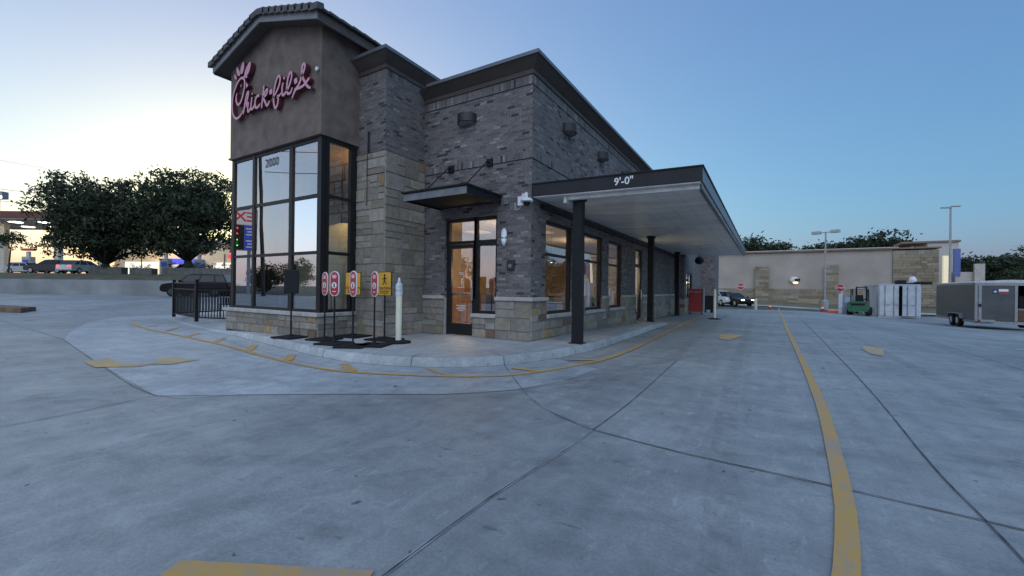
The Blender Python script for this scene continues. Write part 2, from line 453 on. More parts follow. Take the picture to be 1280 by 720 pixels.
def thing(name, label, cat, loc=(0, 0, 0), rotz=0.0, group=None):
    o = bpy.data.objects.new(name, None); COL.objects.link(o)
    o.empty_display_size = 0.2
    o.location = loc; o.rotation_euler = (0, 0, rotz)
    o['label'] = label; o['category'] = cat
    if group: o['group'] = group
    return o
def tag(o, label, cat, group=None):
    o['label'] = label; o['category'] = cat
    if group: o['group'] = group
    return o
def struct(o, kind='structure'):
    o['kind'] = kind; return o
def frame_of(t):
    """builder transform: local coordinates of a thing to the world"""
    return Matrix.Translation(t.location) @ Matrix.Rotation(t.rotation_euler.z, 4, 'Z')
def dup(src, loc, rotz, label, group=None):
    r = src.copy(); COL.objects.link(r); r.location = loc; r.rotation_euler = (0, 0, rotz); r['label'] = label
    if group: r['group'] = group
    for ch in list(src.children):
        c = ch.copy(); COL.objects.link(c); c.parent = r
        for g in ch.children:
            d = g.copy(); COL.objects.link(d); d.parent = c
    return r
def text_mesh(txt, size, depth=0.0, font_bold=False, align='CENTER'):
    cu = bpy.data.curves.new('lettering', 'FONT'); cu.body = txt; cu.size = size; cu.extrude = depth
    cu.align_x = align; cu.align_y = 'CENTER'; cu.resolution_u = 3
    if font_bold: cu.offset = size * 0.018
    o = bpy.data.objects.new('lettering', cu); COL.objects.link(o)
    dg = bpy.context.evaluated_depsgraph_get()
    me = bpy.data.meshes.new_from_object(o.evaluated_get(dg))
    bpy.data.objects.remove(o); bpy.data.curves.remove(cu)
    return me
def text(name, txt, size, M, m, parent, depth=0.002, bold=False, align='CENTER'):
    """flat lettering: text plane x right, y up, facing +z, placed by matrix M (world)"""
    me = text_mesh(txt, size, depth, bold, align)
    me.transform(inv_of(parent) @ M)
    me.materials.clear(); me.materials.append(m)
    o = bpy.data.objects.new(name, me); COL.objects.link(o); o.parent = parent
    return o
def facing(pos, normal, upv=(0, 0, 1)):
    n = Vector(normal).normalized(); r = Vector(upv).cross(n).normalized(); u = n.cross(r)
    return Matrix(((r.x, u.x, n.x, pos[0]), (r.y, u.y, n.y, pos[1]), (r.z, u.z, n.z, pos[2]), (0, 0, 0, 1)))

# ------------------------------------------------------------------ ground and paving
def frange(a, b, st):
    n = int(round((b - a) / st)); return [a + (b - a) * i / n for i in range(n)]
def sheet(name, xs, ys, m, dz=0.0, inside=None):
    bm = MB(); g = {}
    for i, x in enumerate(xs):
        for j, y in enumerate(ys): g[i, j] = (x, y, gz(x, y) + dz)
    vs = {}
    for i in range(len(xs) - 1):
        for j in range(len(ys) - 1):
            if inside and not inside((xs[i] + xs[i + 1]) / 2, (ys[j] + ys[j + 1]) / 2): continue
            q = []
            for k in ((i, j), (i + 1, j), (i + 1, j + 1), (i, j + 1)):
                if k not in vs: vs[k] = bm.v(g[k])
                q.append(vs[k])
            bm.face(q)
    return struct(bm.build(name, m))
XS = frange(-90, -34, 8) + frange(-34, -18, 0.5) + frange(-18, 0, 2) + frange(0, 12, 0.5) + frange(12, 40, 2) + [40]
YS = frange(-12, 10, 2) + frange(10, 52, 0.5) + [52, 54]
def wall_side(x, y):      # distance along the street axis from the camera plane
    return -x * 0.5194 + y * 0.8545
M_earth = mat('roadside_earth', (0.075, 0.08, 0.055), 0.95, var=0.3, scale=0.4, bump=0.4, bscale=4)
M_asphalt = mat('asphalt', (0.05, 0.05, 0.052), 0.85, var=0.2, scale=0.8, bump=0.3, bscale=40)
sheet('ground', [-900, -400, -150] + XS[::3] + [40, 80, 200, 500, 900], [-900, -300, -100, -40] + YS[::3] + [54, 80, 200, 500, 900], M_earth, -0.10)
sheet('parking_lot', XS, YS, M_lot, 0.0, lambda x, y: wall_side(x, y) < 35.2)
road = sheet('road', [-300, -150, -90, -60, -34, -28, -24, -20, 0, 40, 120, 300], [-36, -30, -22, -14], M_asphalt, -0.03)

def ribbon(bm, pts, wid, dz, step=0.4):
    P = [Vector(p) for p in pts]
    # resample smoothly
    Q = []
    for i in range(len(P) - 1):
        a, b, c, d = P[max(i - 1, 0)], P[i], P[i + 1], P[min(i + 2, len(P) - 1)]
        n = max(1, int((c - b).length / step))
        for k in range(n):
            t = k / n
            Q.append(0.5 * ((2 * b) + (c - a) * t + (2 * a - 5 * b + 4 * c - d) * t * t + (3 * b - a - 3 * c + d) * t ** 3))
    Q.append(P[-1])
    prev = None
    for i, q in enumerate(Q):
        d = (Q[min(i + 1, len(Q) - 1)] - Q[max(i - 1, 0)]).normalized(); nn = Vector((-d.y, d.x)) * wid / 2
        a = q + nn; b = q - nn
        cur = (bm.v((a.x, a.y, gz(a.x, a.y) + dz)), bm.v((b.x, b.y, gz(b.x, b.y) + dz)))
        if prev: bm.face([prev[0], prev[1], cur[1], cur[0]])
        prev = cur
def patch(bm, pts, dz):
    vs = [bm.v((p[0], p[1], gz(*p) + dz)) for p in pts]
    for t in tessellate_polygon([[Vector((p[0], p[1], 0)) for p in pts]]): bm.face([vs[i] for i in t])

KERB = [(-21.2, 8.4), (-20.6, 7.35), (-19.6, 6.85), (-16.9, 6.3), (-14, 5.82), (-11.6, 5.5), (-9.4, 5.12), (-7.8, 4.86), (-6.9, 4.74), (-6.2, 4.72), (-5.5, 4.83), (-4.95, 5.0),
        (-4.45, 5.27), (-4.05, 5.63), (-3.78, 6.0), (-3.55, 6.5), (-3.38, 7.1), (-3.24, 7.8), (-3.15, 8.6), (-3.12, 9.6), (-3.14, 11.7), (-3.2, 15.0), (-3.26, 17.2)]
def inset_path(P, d):
    out = []
    for i in range(len(P)):
        a = Vector(P[max(i - 1, 0)]); b = Vector(P[min(i + 1, len(P) - 1)]); t = (b - a).normalized()
        out.append((P[i][0] - t.y * d, P[i][1] + t.x * d))
    return out
def kh(x, y):
    if x < -9: return 0.15 * (0.22 + 0.78 * smooth((x + 14.0) / 4.0))
    if y > 16: return 0.15 * (1 - smooth((y - 16) / 1.3)) + 0.01
    return 0.15
# new concrete poured round the corner of the building
ap = MB()
apron_out = [(-21.5, 6.0), (-19.2, 4.6), (-16.0, 3.5), (-13.71, 2.89), (-11.5, 2.62), (-9.53, 2.38), (-7.8, 2.2), (-6.06, 2.03), (-5.31, 2.58), (-4.42, 3.22), (-3.31, 3.97), (-2.77, 4.58), (-2.45, 5.4), (-2.35, 6.6)]
patch(ap, apron_out + [(p[0], p[1]) for p in inset_path(KERB, 0.03)[::-1] if p[1] < 7.5 or p[0] < -15][0:], 0.004)
struct(ap.build('concrete_apron', M_apron))
wk = MB()
rings = [(KERB, 0.0), (inset_path(KERB, 0.015), 0.45), (inset_path(KERB, 0.035), 0.86), (inset_path(KERB, 0.065), 1.0)]
rows = []
for P, f in rings: rows.append([wk.v((p[0], p[1], gz(*k) + (0.0 if f == 0 else kh(*k) * f))) for p, k in zip(P, KERB)])
inn = inset_path(KERB, 0.55)
rows.append([wk.v((p[0], p[1], 0.15 if k[1] < 16 else kh(*k))) for p, k in zip(inn, KERB)])
for A, Bq in zip(rows, rows[1:]):
    for i in range(len(A) - 1): wk.face([A[i], A[i + 1], Bq[i + 1], Bq[i]])
inner_poly = [(v.co.x, v.co.y) for v in rows[-1]]
tail = [(-4.6, 17.4), (-4.6, 8.4), (-12.0, 8.4), (-12.0, 12.5), (-20.6, 12.5)]
tv = rows[-1] + [wk.v((p[0], p[1], 0.15 if p[1] < 16 else 0.02)) for p in tail]
allp = inner_poly + tail
for t in tessellate_polygon([[Vector((p[0], p[1], 0)) for p in allp]]): wk.face([tv[i] for i in t])
struct(wk.build('sidewalk', M_walk))

pj = MB()
for pts, wd in (([(-1.42, -4), (-1.45, 0.5), (-1.46, 1.77), (-1.44, 2.39), (-1.38, 3.02), (-1.36, 3.71), (-1.34, 5.12), (-1.42, 8.31)], 0.014),
                ([(-3.95, 6.2), (-3.22, 5.33), (-2.46, 4.45), (-1.86, 3.96), (-1.36, 3.71)], 0.014),
                ([(-1.36, 3.71), (-0.58, 3.58), (0.4, 3.52), (1.08, 3.46), (3, 3.3), (9, 3.1)], 0.014),
                ([(1.36, 44), (1.34, 20.7), (1.24, 11.44), (1.19, 7.83), (1.14, 6.06), (1.08, 4.59), (1.07, 3.87), (1.08, 3.07), (1.06, -3)], 0.014),
                ([(-5.7, -1.5), (-5.84, 0.84), (-5.92, 1.37), (-6.06, 2.03)], 0.014),
                ([(-2.77, 4.58), (-2.4, 5.2), (-2.0, 6.1)], 0.010),
                ([(-2.3, 13.0), (0.5, 12.8), (1.24, 12.75), (8, 12.2)], 0.012),
                ([(3.7, -2), (3.74, 3.2), (3.76, 13), (3.8, 28)], 0.014),
                ([(-13.71, 2.89), (-9.53, 2.38), (-6.06, 2.03), (-5.31, 2.58), (-4.42, 3.22), (-3.31, 3.97), (-2.77, 4.58)], 0.010),
                ([(-13.7, 2.9), (-17.5, -1.0)], 0.012), ([(-24, 3.2), (-13.7, 2.9)], 0.012)):
    ribbon(pj, pts, wd * .8, 0.008, 0.25)
pa_ = MB()
for pts, wd in (([(-1.42, -1), (-1.45, 0.5), (-1.46, 1.77), (-1.44, 2.39), (-1.38, 3.02), (-1.36, 3.71)], .024), ([(-3.95, 6.2), (-3.22, 5.33), (-2.46, 4.45), (-1.86, 3.96), (-1.36, 3.71)], .028), ([(-1.36, 3.71), (-0.58, 3.58), (0.4, 3.52), (1.08, 3.46), (3, 3.3), (9, 3.1)], .022)):
    ribbon(pa_, pts, wd, 0.0065, 0.25)
struct(pa_.build('pavement_joint_edges', M_arris))
struct(pj.build('pavement_joints', M_joint))
# gutter seam, doubling as painted contact shade, and the seam behind the kerb
gs_ = MB()
ribbon(gs_, [p for p in inset_path(KERB, -0.012) if p[0] > -12 and p[1] < 16], 0.012, 0.0085, 0.2)
ribbon(gs_, [p for p in inset_path(KERB, -0.46) if p[0] > -12 and p[1] < 9], 0.007, 0.0085, 0.2)
struct(gs_.build('gutter_seam_shade', M_joint))
kj = MB()
for i_ in (5, 8, 11, 14, 17, 19, 20):
    k0 = Vector(KERB[i_]); k1 = Vector(inset_path(KERB, 0.5)[i_]); d_ = (k1 - k0).normalized(); n_ = Vector((-d_.y, d_.x)) * .006
    h_ = kh(*KERB[i_])
    ring_ = [(k0 - d_ * .004, .0), (k0 + d_ * .010, h_ * .45), (k0 + d_ * .030, h_ * .86 + .003), (k0 + d_ * .062, h_ + .004), (k1, h_ + .004)]
    vv_ = [(kj.v(((q + n_).x, (q + n_).y, z_)), kj.v(((q - n_).x, (q - n_).y, z_))) for q, z_ in ring_]
    for (a_, b_), (c_, e_) in zip(vv_, vv_[1:]): kj.face([a_, b_, e_, c_])
struct(kj.build('kerb_joints', M_joint))
# tyre scuffs and spills lying on the concrete
def stain_mat(name, col, amount):
    m, N, L, B = new_mat(name)
    tc = N.new('ShaderNodeTexCoord'); no = N.new('ShaderNodeTexNoise'); no.inputs['Scale'].default_value = 5; no.inputs['Detail'].default_value = 10; no.inputs['Roughness'].default_value = .75
    L.new(tc.outputs['Object'], no.inputs['Vector'])
    mr = N.new('ShaderNodeMapRange'); mr.inputs[1].default_value = .42; mr.inputs[2].default_value = .72; mr.inputs[4].default_value = amount
    L.new(no.outputs[0], mr.inputs[0]); L.new(mr.outputs[0], B.inputs['Alpha'])
    B.inputs['Base Color'].default_value = (*col, 1); B.inputs['Roughness'].default_value = .7
    return m
ty = MB()
for pts in ([(-9.0, .3), (-6.2, 1.6), (-4.4, 2.6), (-3.0, 3.9), (-1.9, 5.8), (-1.6, 9), (-1.7, 16), (-1.8, 26)], [(-9.2, 1.9), (-6.6, 2.9), (-4.6, 3.6), (-3.0, 4.9), (-2.0, 6.8), (-0.3, 12)], [(-4.6, 0.9), (-3.3, 1.6), (-2.4, 2.5), (-1.7, 3.9)],
            [(2.6, -1), (2.5, 3), (2.2, 9), (2.2, 22)], [(3.9, -1), (3.8, 4), (3.6, 10), (3.5, 24)], [(-.1, 1.2), (-.35, 5), (-.5, 11), (-.6, 24)], [(-3.4, -1), (-2.7, 1.2), (-1.2, 3), (1.2, 4.6), (6, 6)]):
    ribbon(ty, pts, .19, 0.0095, .3)
struct(ty.build('tyre_scuffs', stain_mat('tyre_scuff', (.05, .052, .055), .17)))
sp_ = MB(); rq_ = random.Random(77)
for _ in range(26):
    cx_, cy_ = rq_.uniform(-7, 4.5), rq_.uniform(.9, 9)
    if cx_ < -2.6 and cy_ > 4.2: continue
    r_ = rq_.uniform(.004, .013) * rq_.choice((1, 1, 1.8)); st_ = rq_.uniform(1, 4); an_ = rq_.uniform(0, 3.1)
    patch(sp_, [(cx_ + r_ * st_ * math.cos(t_) * math.cos(an_) - r_ * math.sin(t_) * math.sin(an_) * rq_.uniform(.4, 1.3), cy_ + r_ * st_ * math.cos(t_) * math.sin(an_) + r_ * math.sin(t_) * math.cos(an_) * rq_.uniform(.4, 1.3)) for t_ in [2 * math.pi * k_ / 11 for k_ in range(11)]], .0095)
struct(sp_.build('oil_spots', mat('oil_spot', (.09, .094, .10), .6, var=.3, scale=20)))

yl = MB()
FIRE = [(-19.9, 6.75), (-19.4, 6.2), (-18.1, 5.42), (-16.25, 5.04), (-14.75, 4.84), (-12.37, 4.69), (-9.94, 4.5), (-8.21, 4.26), (-7.06, 4.13), (-6.3, 4.08), (-5.48, 4.13), (-4.73, 4.4), (-4.02, 4.73),
        (-3.4, 5.175), (-3.11, 5.62), (-2.87, 6.26), (-2.66, 7.06), (-2.55, 7.7), (-2.5, 9.47), (-2.58, 11.9), (-2.68, 15.3), (-2.76, 18.85), (-2.8, 23)]
ribbon(yl, FIRE, 0.10, 0.012, 0.2)
for a, b, wd in (((-16.44, 5.59), (-16.06, 5.187), .1), ((-15.0, 5.544), (-14.21, 4.977), .1), ((-12.9, 5.214), (-12.23, 4.72), .1), ((-11.28, 5.1), (-10.61, 4.6), .1), ((-9.49, 4.905), (-8.65, 4.34), .13),
              ((-7.59, 4.588), (-7.03, 4.17), .15), ((-6.046, 4.558), (-5.38, 4.2), .15), ((-4.65, 5.06), (-3.98, 4.812), .11), ((-3.53, 5.839), (-2.95, 5.845), .10), ((-3.09, 7.077), (-2.62, 7.378), .09)):
    ribbon(yl, [a, b], wd, 0.0125 + 0.0005, 0.3)
ribbon(yl, [(0.95, 47), (0.8, 38.46), (0.66, 24.35), (0.60, 17.19), (0.585, 11.4), (0.57, 8.32), (0.545, 6.25), (0.515, 5.16), (0.475, 4.29), (0.445, 3.68), (0.41, 3.16), (0.365, 2.76), (0.325, 2.46), (0.26, 2.1), (0.1, 1.4)], 0.105, 0.012, 0.3)
patch(yl, [(-2.33, 0.885), (-1.515, 1.315), (-1.45, 1.19), (-2.26, 0.74)], 0.012)
struct(yl.build('yellow_lane_markings', M_yellow))
ya = MB()
for poly in ([(-9.6, 2.24), (-9.78, 2.6), (-8.94, 2.52), (-8.5, 2.86), (-8.36, 2.6), (-8.81, 2.2)], [(-8.39, 2.74), (-9.01, 3.09), (-8.35, 3.41), (-8.21, 2.95)],
             [(-1.11, 12.53), (-1.19, 13.94), (-0.91, 14.44), (-0.62, 13.85), (-0.83, 12.32)], [(1.86, 12.48), (2.04, 13.11), (2.28, 12.63), (2.04, 11.22), (1.87, 11.48)]):
    patch(ya, poly, 0.012)
struct(ya.build('worn_lane_arrows', M_yworn))
wl = MB()
for a, b in (((5.77, 26.14), (7.37, 24.76)), ((5.32, 18.39), (8.6, 16.3)), ((5.02, 14.68), (8.0, 12.6)), ((-18.05, 4.84), (-17.35, 5.04)), ((-43.6, 7.06), (-33.69, 7.99)), ((-37, 4.6), (-33.88, 5.08)), ((6.4, 31), (8.6, 29.2))):
    ribbon(wl, [a, b], 0.11, 0.012, 0.4)
struct(wl.build('white_parking_lines', M_white))
kb = MB()
kb.prism([(-33, 2.0), (-25.2, 3.55), (-24.6, 4.0), (-25.4, 4.55), (-33, 3.4)], 0.0, gz(-26, 4) + 0.13)
struct(kb.build('kerb_island', mat('island_mulch', (0.17, 0.115, 0.07), 0.95, var=0.3, scale=3, bump=0.5)))

# ------------------------------------------------------------------ restaurant building
CX, CY = -4.387, 7.993
bld = thing('restaurant_building', 'grey brick and stone restaurant with a brown stucco glass corner tower', 'building', (CX, CY, 0))
TX0, TX1, TY = -12.37, -8.468, 5.774
PY_, PX_ = 6.71, -7.525

def wall_grid(bm, axis, c, u0, u1, z0, z1, holes, depth, sgn):
    """one wall face at axis=c with real openings and reveals of the given depth (sgn: inward direction)"""
    us = sorted({u0, u1, *[h[0] for h in holes], *[h[1] for h in holes]}); zs = sorted({z0, z1, *[h[2] for h in holes], *[h[3] for h in holes]})
    us = [u for u in us if u0 <= u <= u1]; zs = [z for z in zs if z0 <= z <= z1]
    P = (lambda u, d, z: (u, c + sgn * d, z)) if axis == 'y' else (lambda u, d, z: (c + sgn * d, u, z))
    for a, b in zip(us, us[1:]):
        for e, f in zip(zs, zs[1:]):
            m, n = (a + b) / 2, (e + f) / 2
            if any(h[0] < m < h[1] and h[2] < n < h[3] for h in holes): continue
            bm.quad(P(a, 0, e), P(b, 0, e), P(b, 0, f), P(a, 0, f))
    for h in holes:
        a, b, e, f = h; e = max(e, z0); f = min(f, z1)
        if e >= f: continue
        bm.quad(P(a, 0, e), P(a, depth, e), P(a, depth, f), P(a, 0, f)); bm.quad(P(b, 0, e), P(b, depth, e), P(b, depth, f), P(b, 0, f))
        if h[3] <= z1: bm.quad(P(a, 0, f), P(b, 0, f), P(b, depth, f), P(a, depth, f))
        if h[2] >= z0: bm.quad(P(a, 0, e), P(b, 0, e), P(b, depth, e), P(a, depth, e))

def ashlar(bm, bmort, axis, c, u0, u1, z0, z1, out, holes=(), rowh=(0.15, 0.2, 0.3), rnd=None):
    """random-range squared stones laid in courses with mortar behind; out = outward sign along the axis"""
    rnd = rnd or random
    z = z0
    P = (lambda u, d, q: (u, c + out * d, q)) if axis == 'y' else (lambda u, d, q: (c + out * d, u, q))
    def stone(a, b, e, f):
        for h in holes:
            if a < h[1] and b > h[0] and e < h[3] and f > h[2]:
                if a >= h[0] and b <= h[1]: return
                if a < h[0]: b2 = h[0]; return stone(a, b2, e, f) if b2 - a > 0.05 else None
                if b > h[1]: a2 = h[1]; return stone(a2, b, e, f) if b - a2 > 0.05 else None
        j = 0.006; d = rnd.uniform(0.010, 0.028)
        bm.tint = rnd.choice(STONE_RARE) if rnd.random() < 0.075 else rnd.choice(STONE_PAL)
        k = rnd.uniform(0.88, 1.12); bm.tint = tuple(t * k * q for t, q in zip(bm.tint, (1.17, 1.15, 1.12)))
        a += j; b -= j; e += j; f -= j
        s_ = 0.008
        lo = [bm.v(P(*q)) for q in ((a, 0.0, e), (b, 0.0, e), (b, 0.0, f), (a, 0.0, f))]
        hi = [bm.v(P(*q)) for q in ((a + s_, d + rnd.uniform(-.003, .003), e + s_), (b - s_, d + rnd.uniform(-.003, .003), e + s_), (b - s_, d + rnd.uniform(-.003, .003), f - s_), (a + s_, d, f - s_))]
        bm.face(hi)
        for i in range(4): bm.face([lo[i], lo[(i + 1) % 4], hi[(i + 1) % 4], hi[i]])
    while z < z1 - 0.02:
        h = rnd.choice(rowh)
        if z1 - (z + h) < 0.12: h = z1 - z
        u = u0
        while u < u1 - 0.02:
            wd = rnd.uniform(0.22, 0.62)
            if u1 - (u + wd) < 0.18: wd = u1 - u
            if h > 0.24 and rnd.random() < 0.45:
                q = h * rnd.choice((0.4, 0.5, 0.6)); stone(u, u + wd, z, z + q)
                if wd > 0.4 and rnd.random() < 0.5:
                    m = wd * rnd.uniform(.35, .65); stone(u, u + m, z + q, z + h); stone(u + m, u + wd, z + q, z + h)
                else: stone(u, u + wd, z + q, z + h)
            else: stone(u, u + wd, z, z + h)
            u += wd
        z += h
    wall_grid(bmort, axis, c, u0, u1, z0, z1, holes, 0.14, -out)

rs = random.Random(11)
# openings: (u0, u1, z0, z1)
DOOR = (-6.80, -5.92, 0.15, 2.97)
SIDE = (-5.92, -5.275, 0.70, 2.97)
W1, W2, W3 = (8.70, 10.25, 0.70, 2.90), (11.10, 12.62, 0.70, 2.90), (13.20, 14.66, 0.70, 2.90)
SDOOR = (16.45, 17.45, 0.15, 2.92)
END = 35.6
br = MB()
wall_grid(br, 'y', CY, PX_, CX, 1.05, 5.76, [DOOR, (-5.92, -5.275, 0.15, 2.97)], 0.16, 1)
wall_grid(br, 'x', CX, CY, 24.4, 1.05, 5.76, [W1, W2, W3, SDOOR], 0.16, -1)
wall_grid(br, 'x', CX, 27.6, END, 1.05, 5.76, [], 0.1, -1)
wall_grid(br, 'x', -3.85, 24.4, 27.6, 0.9, 5.76, [(25.0, 27.0, 1.0, 2.3)], 0.12, -1)
wall_grid(br, 'y', 24.4, CX, -3.85, 0.9, 5.76, [], 0.1, 1)
wall_grid(br, 'y', 27.6, CX, -3.85, 0.9, 5.76, [], 0.1, -1)
wall_grid(br, 'y', END, CX, -3.45, 0.0, 5.9, [], 0.1, 1)
wall_grid(br, 'x', -3.45, END, 38.5, 0.0, 5.9, [], 0.1, -1)
wall_grid(br, 'y', 38.5, -16, -3.45, 0.0, 5.9, [], 0.1, -1)
wall_grid(br, 'x', -16, CY, 38.5, 0.0, 5.9, [], 0.1, 1)
wall_grid(br, 'y', CY, -16, TX0, 0.0, 5.9, [], 0.1, 1)
# pillar block above the stone
wall_grid(br, 'y', PY_, TX1, PX_, 4.45, 6.12, [], 0.1, 1)
wall_grid(br, 'x', PX_, PY_, 20, 4.45, 6.12, [], 0.1, -1)
br.build('brick_wall', M_brick, bld)
so = MB()      # soldier courses stand 4 mm proud
for a, b in ((4.15, 4.355), (5.76, 5.965)):
    wall_grid(so, 'y', CY - 0.006, PX_, CX + 0.006, a, b, [], 0.02, 1); wall_grid(so, 'x', CX + 0.006, CY - 0.006, END, a, b, [], 0.02, -1)
wall_grid(so, 'y', PY_ - 0.006, TX1, PX_ + 0.006, 6.12, 6.325, [], 0.02, 1); wall_grid(so, 'x', PX_ + 0.006, PY_ - 0.006, 20, 6.12, 6.325, [], 0.02, -1)
so.build('soldier_course', M_soldier, bld)
gv = MB()      # raked joints under the soldier courses
for z in (4.143, 5.753):
    gv.box(PX_, CX + 0.009, CY - 0.009, CY, z - 0.012, z + 0.003); gv.box(CX, CX + 0.009, CY, END - 0.2, z - 0.012, z + 0.003)
gv.box(TX1, PX_ + 0.012, PY_ - 0.012, PY_, 4.43, 4.452); gv.box(PX_, PX_ + 0.012, PY_, CY - 0.01, 4.43, 4.452)
gv.build('drip_joint', M_blackmat, bld)

SC = 0.035
def stone_zone(*runs):
    st, mo = MB(), MB()
    for args, kw in runs: ashlar(st, mo, *args, rnd=rs, **kw)
    st.tint = None
    st.build('stone_facing', M_stone, bld); mo.build('stone_mortar', M_mortar, bld)
r3 = dict(rowh=(0.15, 0.2, 0.29))
stone_zone((('y', CY - SC, PX_ + 0.03, DOOR[0], 0.15, 1.02, -1), r3))
stone_zone((('y', CY - SC, DOOR[1], SIDE[1], 0.15, 0.62, -1), dict(rowh=(0.15, 0.2, 0.27))))
stone_zone((('y', CY - SC, SIDE[1], CX + SC, 0.15, 1.02, -1), r3),
           (('x', CX + SC, CY - SC, 24.4, 0.02, 1.02, 1), dict(holes=[(W1[0], W1[1], .62, 3), (W2[0], W2[1], .62, 3), (W3[0], W3[1], .62, 3), (SDOOR[0], SDOOR[1], 0, 3)], **r3)))
stone_zone((('x', CX + SC, 27.6, END, 0.0, 1.02, 1), r3))
stone_zone((('x', -3.81, 24.36, 27.64, 0.0, 0.86, 1), r3), (('y', 24.36, CX, -3.81, 0.0, 0.86, -1), r3))
stone_zone((('y', PY_ - 0.03, TX1, PX_ + 0.03, 0.15, 4.43, -1), dict(rowh=(0.2, 0.3, 0.3, 0.38))), (('x', PX_ + 0.03, PY_ - 0.03, CY - 0.01, 0.15, 4.43, 1), dict(rowh=(0.2, 0.3, 0.3, 0.38))))
stone_zone((('y', 5.655, TX0 - 0.03, TX1 + 0.04, 0.13, 0.62, -1), dict(rowh=(0.15, 0.2, 0.25))), (('x', TX1 + 0.04, 5.655, PY_ - 0.03, 0.13, 0.62, 1), dict(rowh=(0.15, 0.2, 0.25))))
mo = MB(); mo.box(DOOR[0] - .03, DOOR[0], CY - SC, CY + .20, 0.15, 1.02); mo.build('door_jamb', M_stone if False else M_cap, bld)
mo = MB(); mo.box(DOOR[1], SIDE[1], CY - SC + .001, CY + .20, 0.15, 0.61); mo.build('sidelight_base', M_cap, bld)
mo = MB(); wall_grid(mo, 'x', TX0 - 0.03, 5.655, CY, 0.0, 0.62, [], 0.1, 1); mo.build('plinth_side', M_mortar, bld)
def cap(x0, x1, y0, y1, z0, z1):
    cp = MB(); cp.box(x0, x1, y0, y1, z0, z1, 0.012); cp.build('stone_cap', M_cap, bld)
cap(PX_ + 0.065, DOOR[0], CY - 0.10, CY + 0.02, 1.02, 1.105)
cap(SIDE[1], CX + 0.10, CY - 0.10, CY + 0.02, 1.02, 1.105)
for a, b in ((CY + 0.025, W1[0]), (W1[1], W2[0]), (W2[1], W3[0]), (W3[1], SDOOR[0]), (SDOOR[1], 24.3)): cap(CX - 0.02, CX + 0.10, a, b, 1.02, 1.105)
for h in (W1, W2, W3): cap(CX - 0.15, CX + 0.10, h[0] - 0.04, h[1] + 0.04, 0.615, 0.70)
cap(DOOR[1] - 0.02, SIDE[1] + 0.03, CY - 0.10, CY + 0.15, 0.615, 0.70)
cap(TX0 - 0.09, TX1 + 0.10, 5.59, 5.80, 0.62, 0.705); cap(TX1 - 0.15, TX1 + 0.10, 5.805, PY_ - 0.06, 0.62, 0.705)

# cornices: cream band, flared cove, metal coping
cn = MB()
prof = lambda z: [(0.0, z), (0.035, z), (0.035, z + 0.10), (0.05, z + 0.105), (0.24, z + 0.27), (0.0, z + 0.28)]
cn.cornice([(PX_ + 0.02, CY), (CX, CY), (CX, END), (-3.45, END), (-3.45, 38.5)], prof(5.965))
cn.build('cornice', M_eave, bld); cn = MB()
cn.cornice([(TX1, PY_), (PX_, PY_), (PX_, 20)], prof(6.325))
cn.build('cornice', M_eave, bld)
co = MB()
cpf = lambda z: [(0.0, z), (0.275, z), (0.275, z + 0.075), (0.0, z + 0.095)]
co.cornice([(PX_ + 0.28, CY), (CX, CY), (CX, END), (-3.45, END), (-3.45, 38.5)], cpf(6.236)); co.build('coping', M_coping, bld); co = MB(); co.cornice([(TX1, PY_), (PX_, PY_), (PX_, 20)], cpf(6.597))
co.build('coping', M_coping, bld)
rf = MB()
rf.box(-15.95, CX - 0.05, CY + 0.05, 38.4, 6.15, 6.25); rf.box(TX1 - 4, PX_ - 0.05, 12, 19.9, 6.3, 6.6)
rf.build('flat_roof', mat('roof_membrane', (0.35, 0.35, 0.35), 0.8), bld)

# tower: stucco head with a low gable
tw = MB()
def wallbox(bm, x0, x1, y0, y1, z0, z1):
    bm.quad((x0, y0, z0), (x1, y0, z0), (x1, y0, z1), (x0, y0, z1)); bm.quad((x1, y0, z0), (x1, y1, z0), (x1, y1, z1), (x1, y0, z1))
    bm.quad((x1, y1, z0), (x0, y1, z0), (x0, y1, z1), (x1, y1, z1)); bm.quad((x0, y1, z0), (x0, y0, z0), (x0, y0, z1), (x0, y1, z1))
SF = 5.70
xm = (TX0 + TX1) / 2; PK = 7.60; EV = 6.96
slope = (PK - EV) / (TX1 + 0.30 - xm)
wall_h = PK - slope * (TX1 - xm)
for pts in ([(TX0 - .02, 4.70), (TX1 + .03, 4.70), (TX1 + .03, wall_h), (xm, PK), (TX0 - .02, wall_h)],):
    tw.prism(pts, SF, 14.0, 'y')
tw.build('stucco_wall', M_stucco, bld)
tl = MB(); tl.box(TX0 - 0.06, TX1 + 0.055, SF - 0.03, 6.69, 4.655, 4.70)
tl.build('stucco_lip', M_stucco, bld)
rk = MB()
ox, yf, yb = 0.31, 5.38, 14.3
for sg in (-1, 1):
    xe = xm + sg * (TX1 - xm + ox); ze = PK - slope * (abs(xe - xm))
    # sloping deck and soffit
    rk.mi = 0
    rk.prism([(xm, PK), (xe, ze), (xe, ze + 0.06), (xm, PK + 0.06)], yf + 0.03, yb, 'y')
    rk.mi = 1
    rk.prism([(xm, PK - 0.02), (xe, ze - 0.02), (xe, ze + 0.19), (xm, PK + 0.19)], yf, yf + 0.03, 'y')
    rk.mi = 0
    rk.box(xe - 0.015, xe + 0.015, yf + 0.03, yb, ze - 0.04, ze + 0.16)
rk.build('gable_eave', [M_eave, M_fasciag], bld)
ti = MB()
def tile_course(a, b, wid_dir, y0, y1):
    pass
rt_ = random.Random(4)
sl = math.hypot(TX1 - xm + ox, slope * (TX1 - xm + ox)); ang = math.atan(slope)
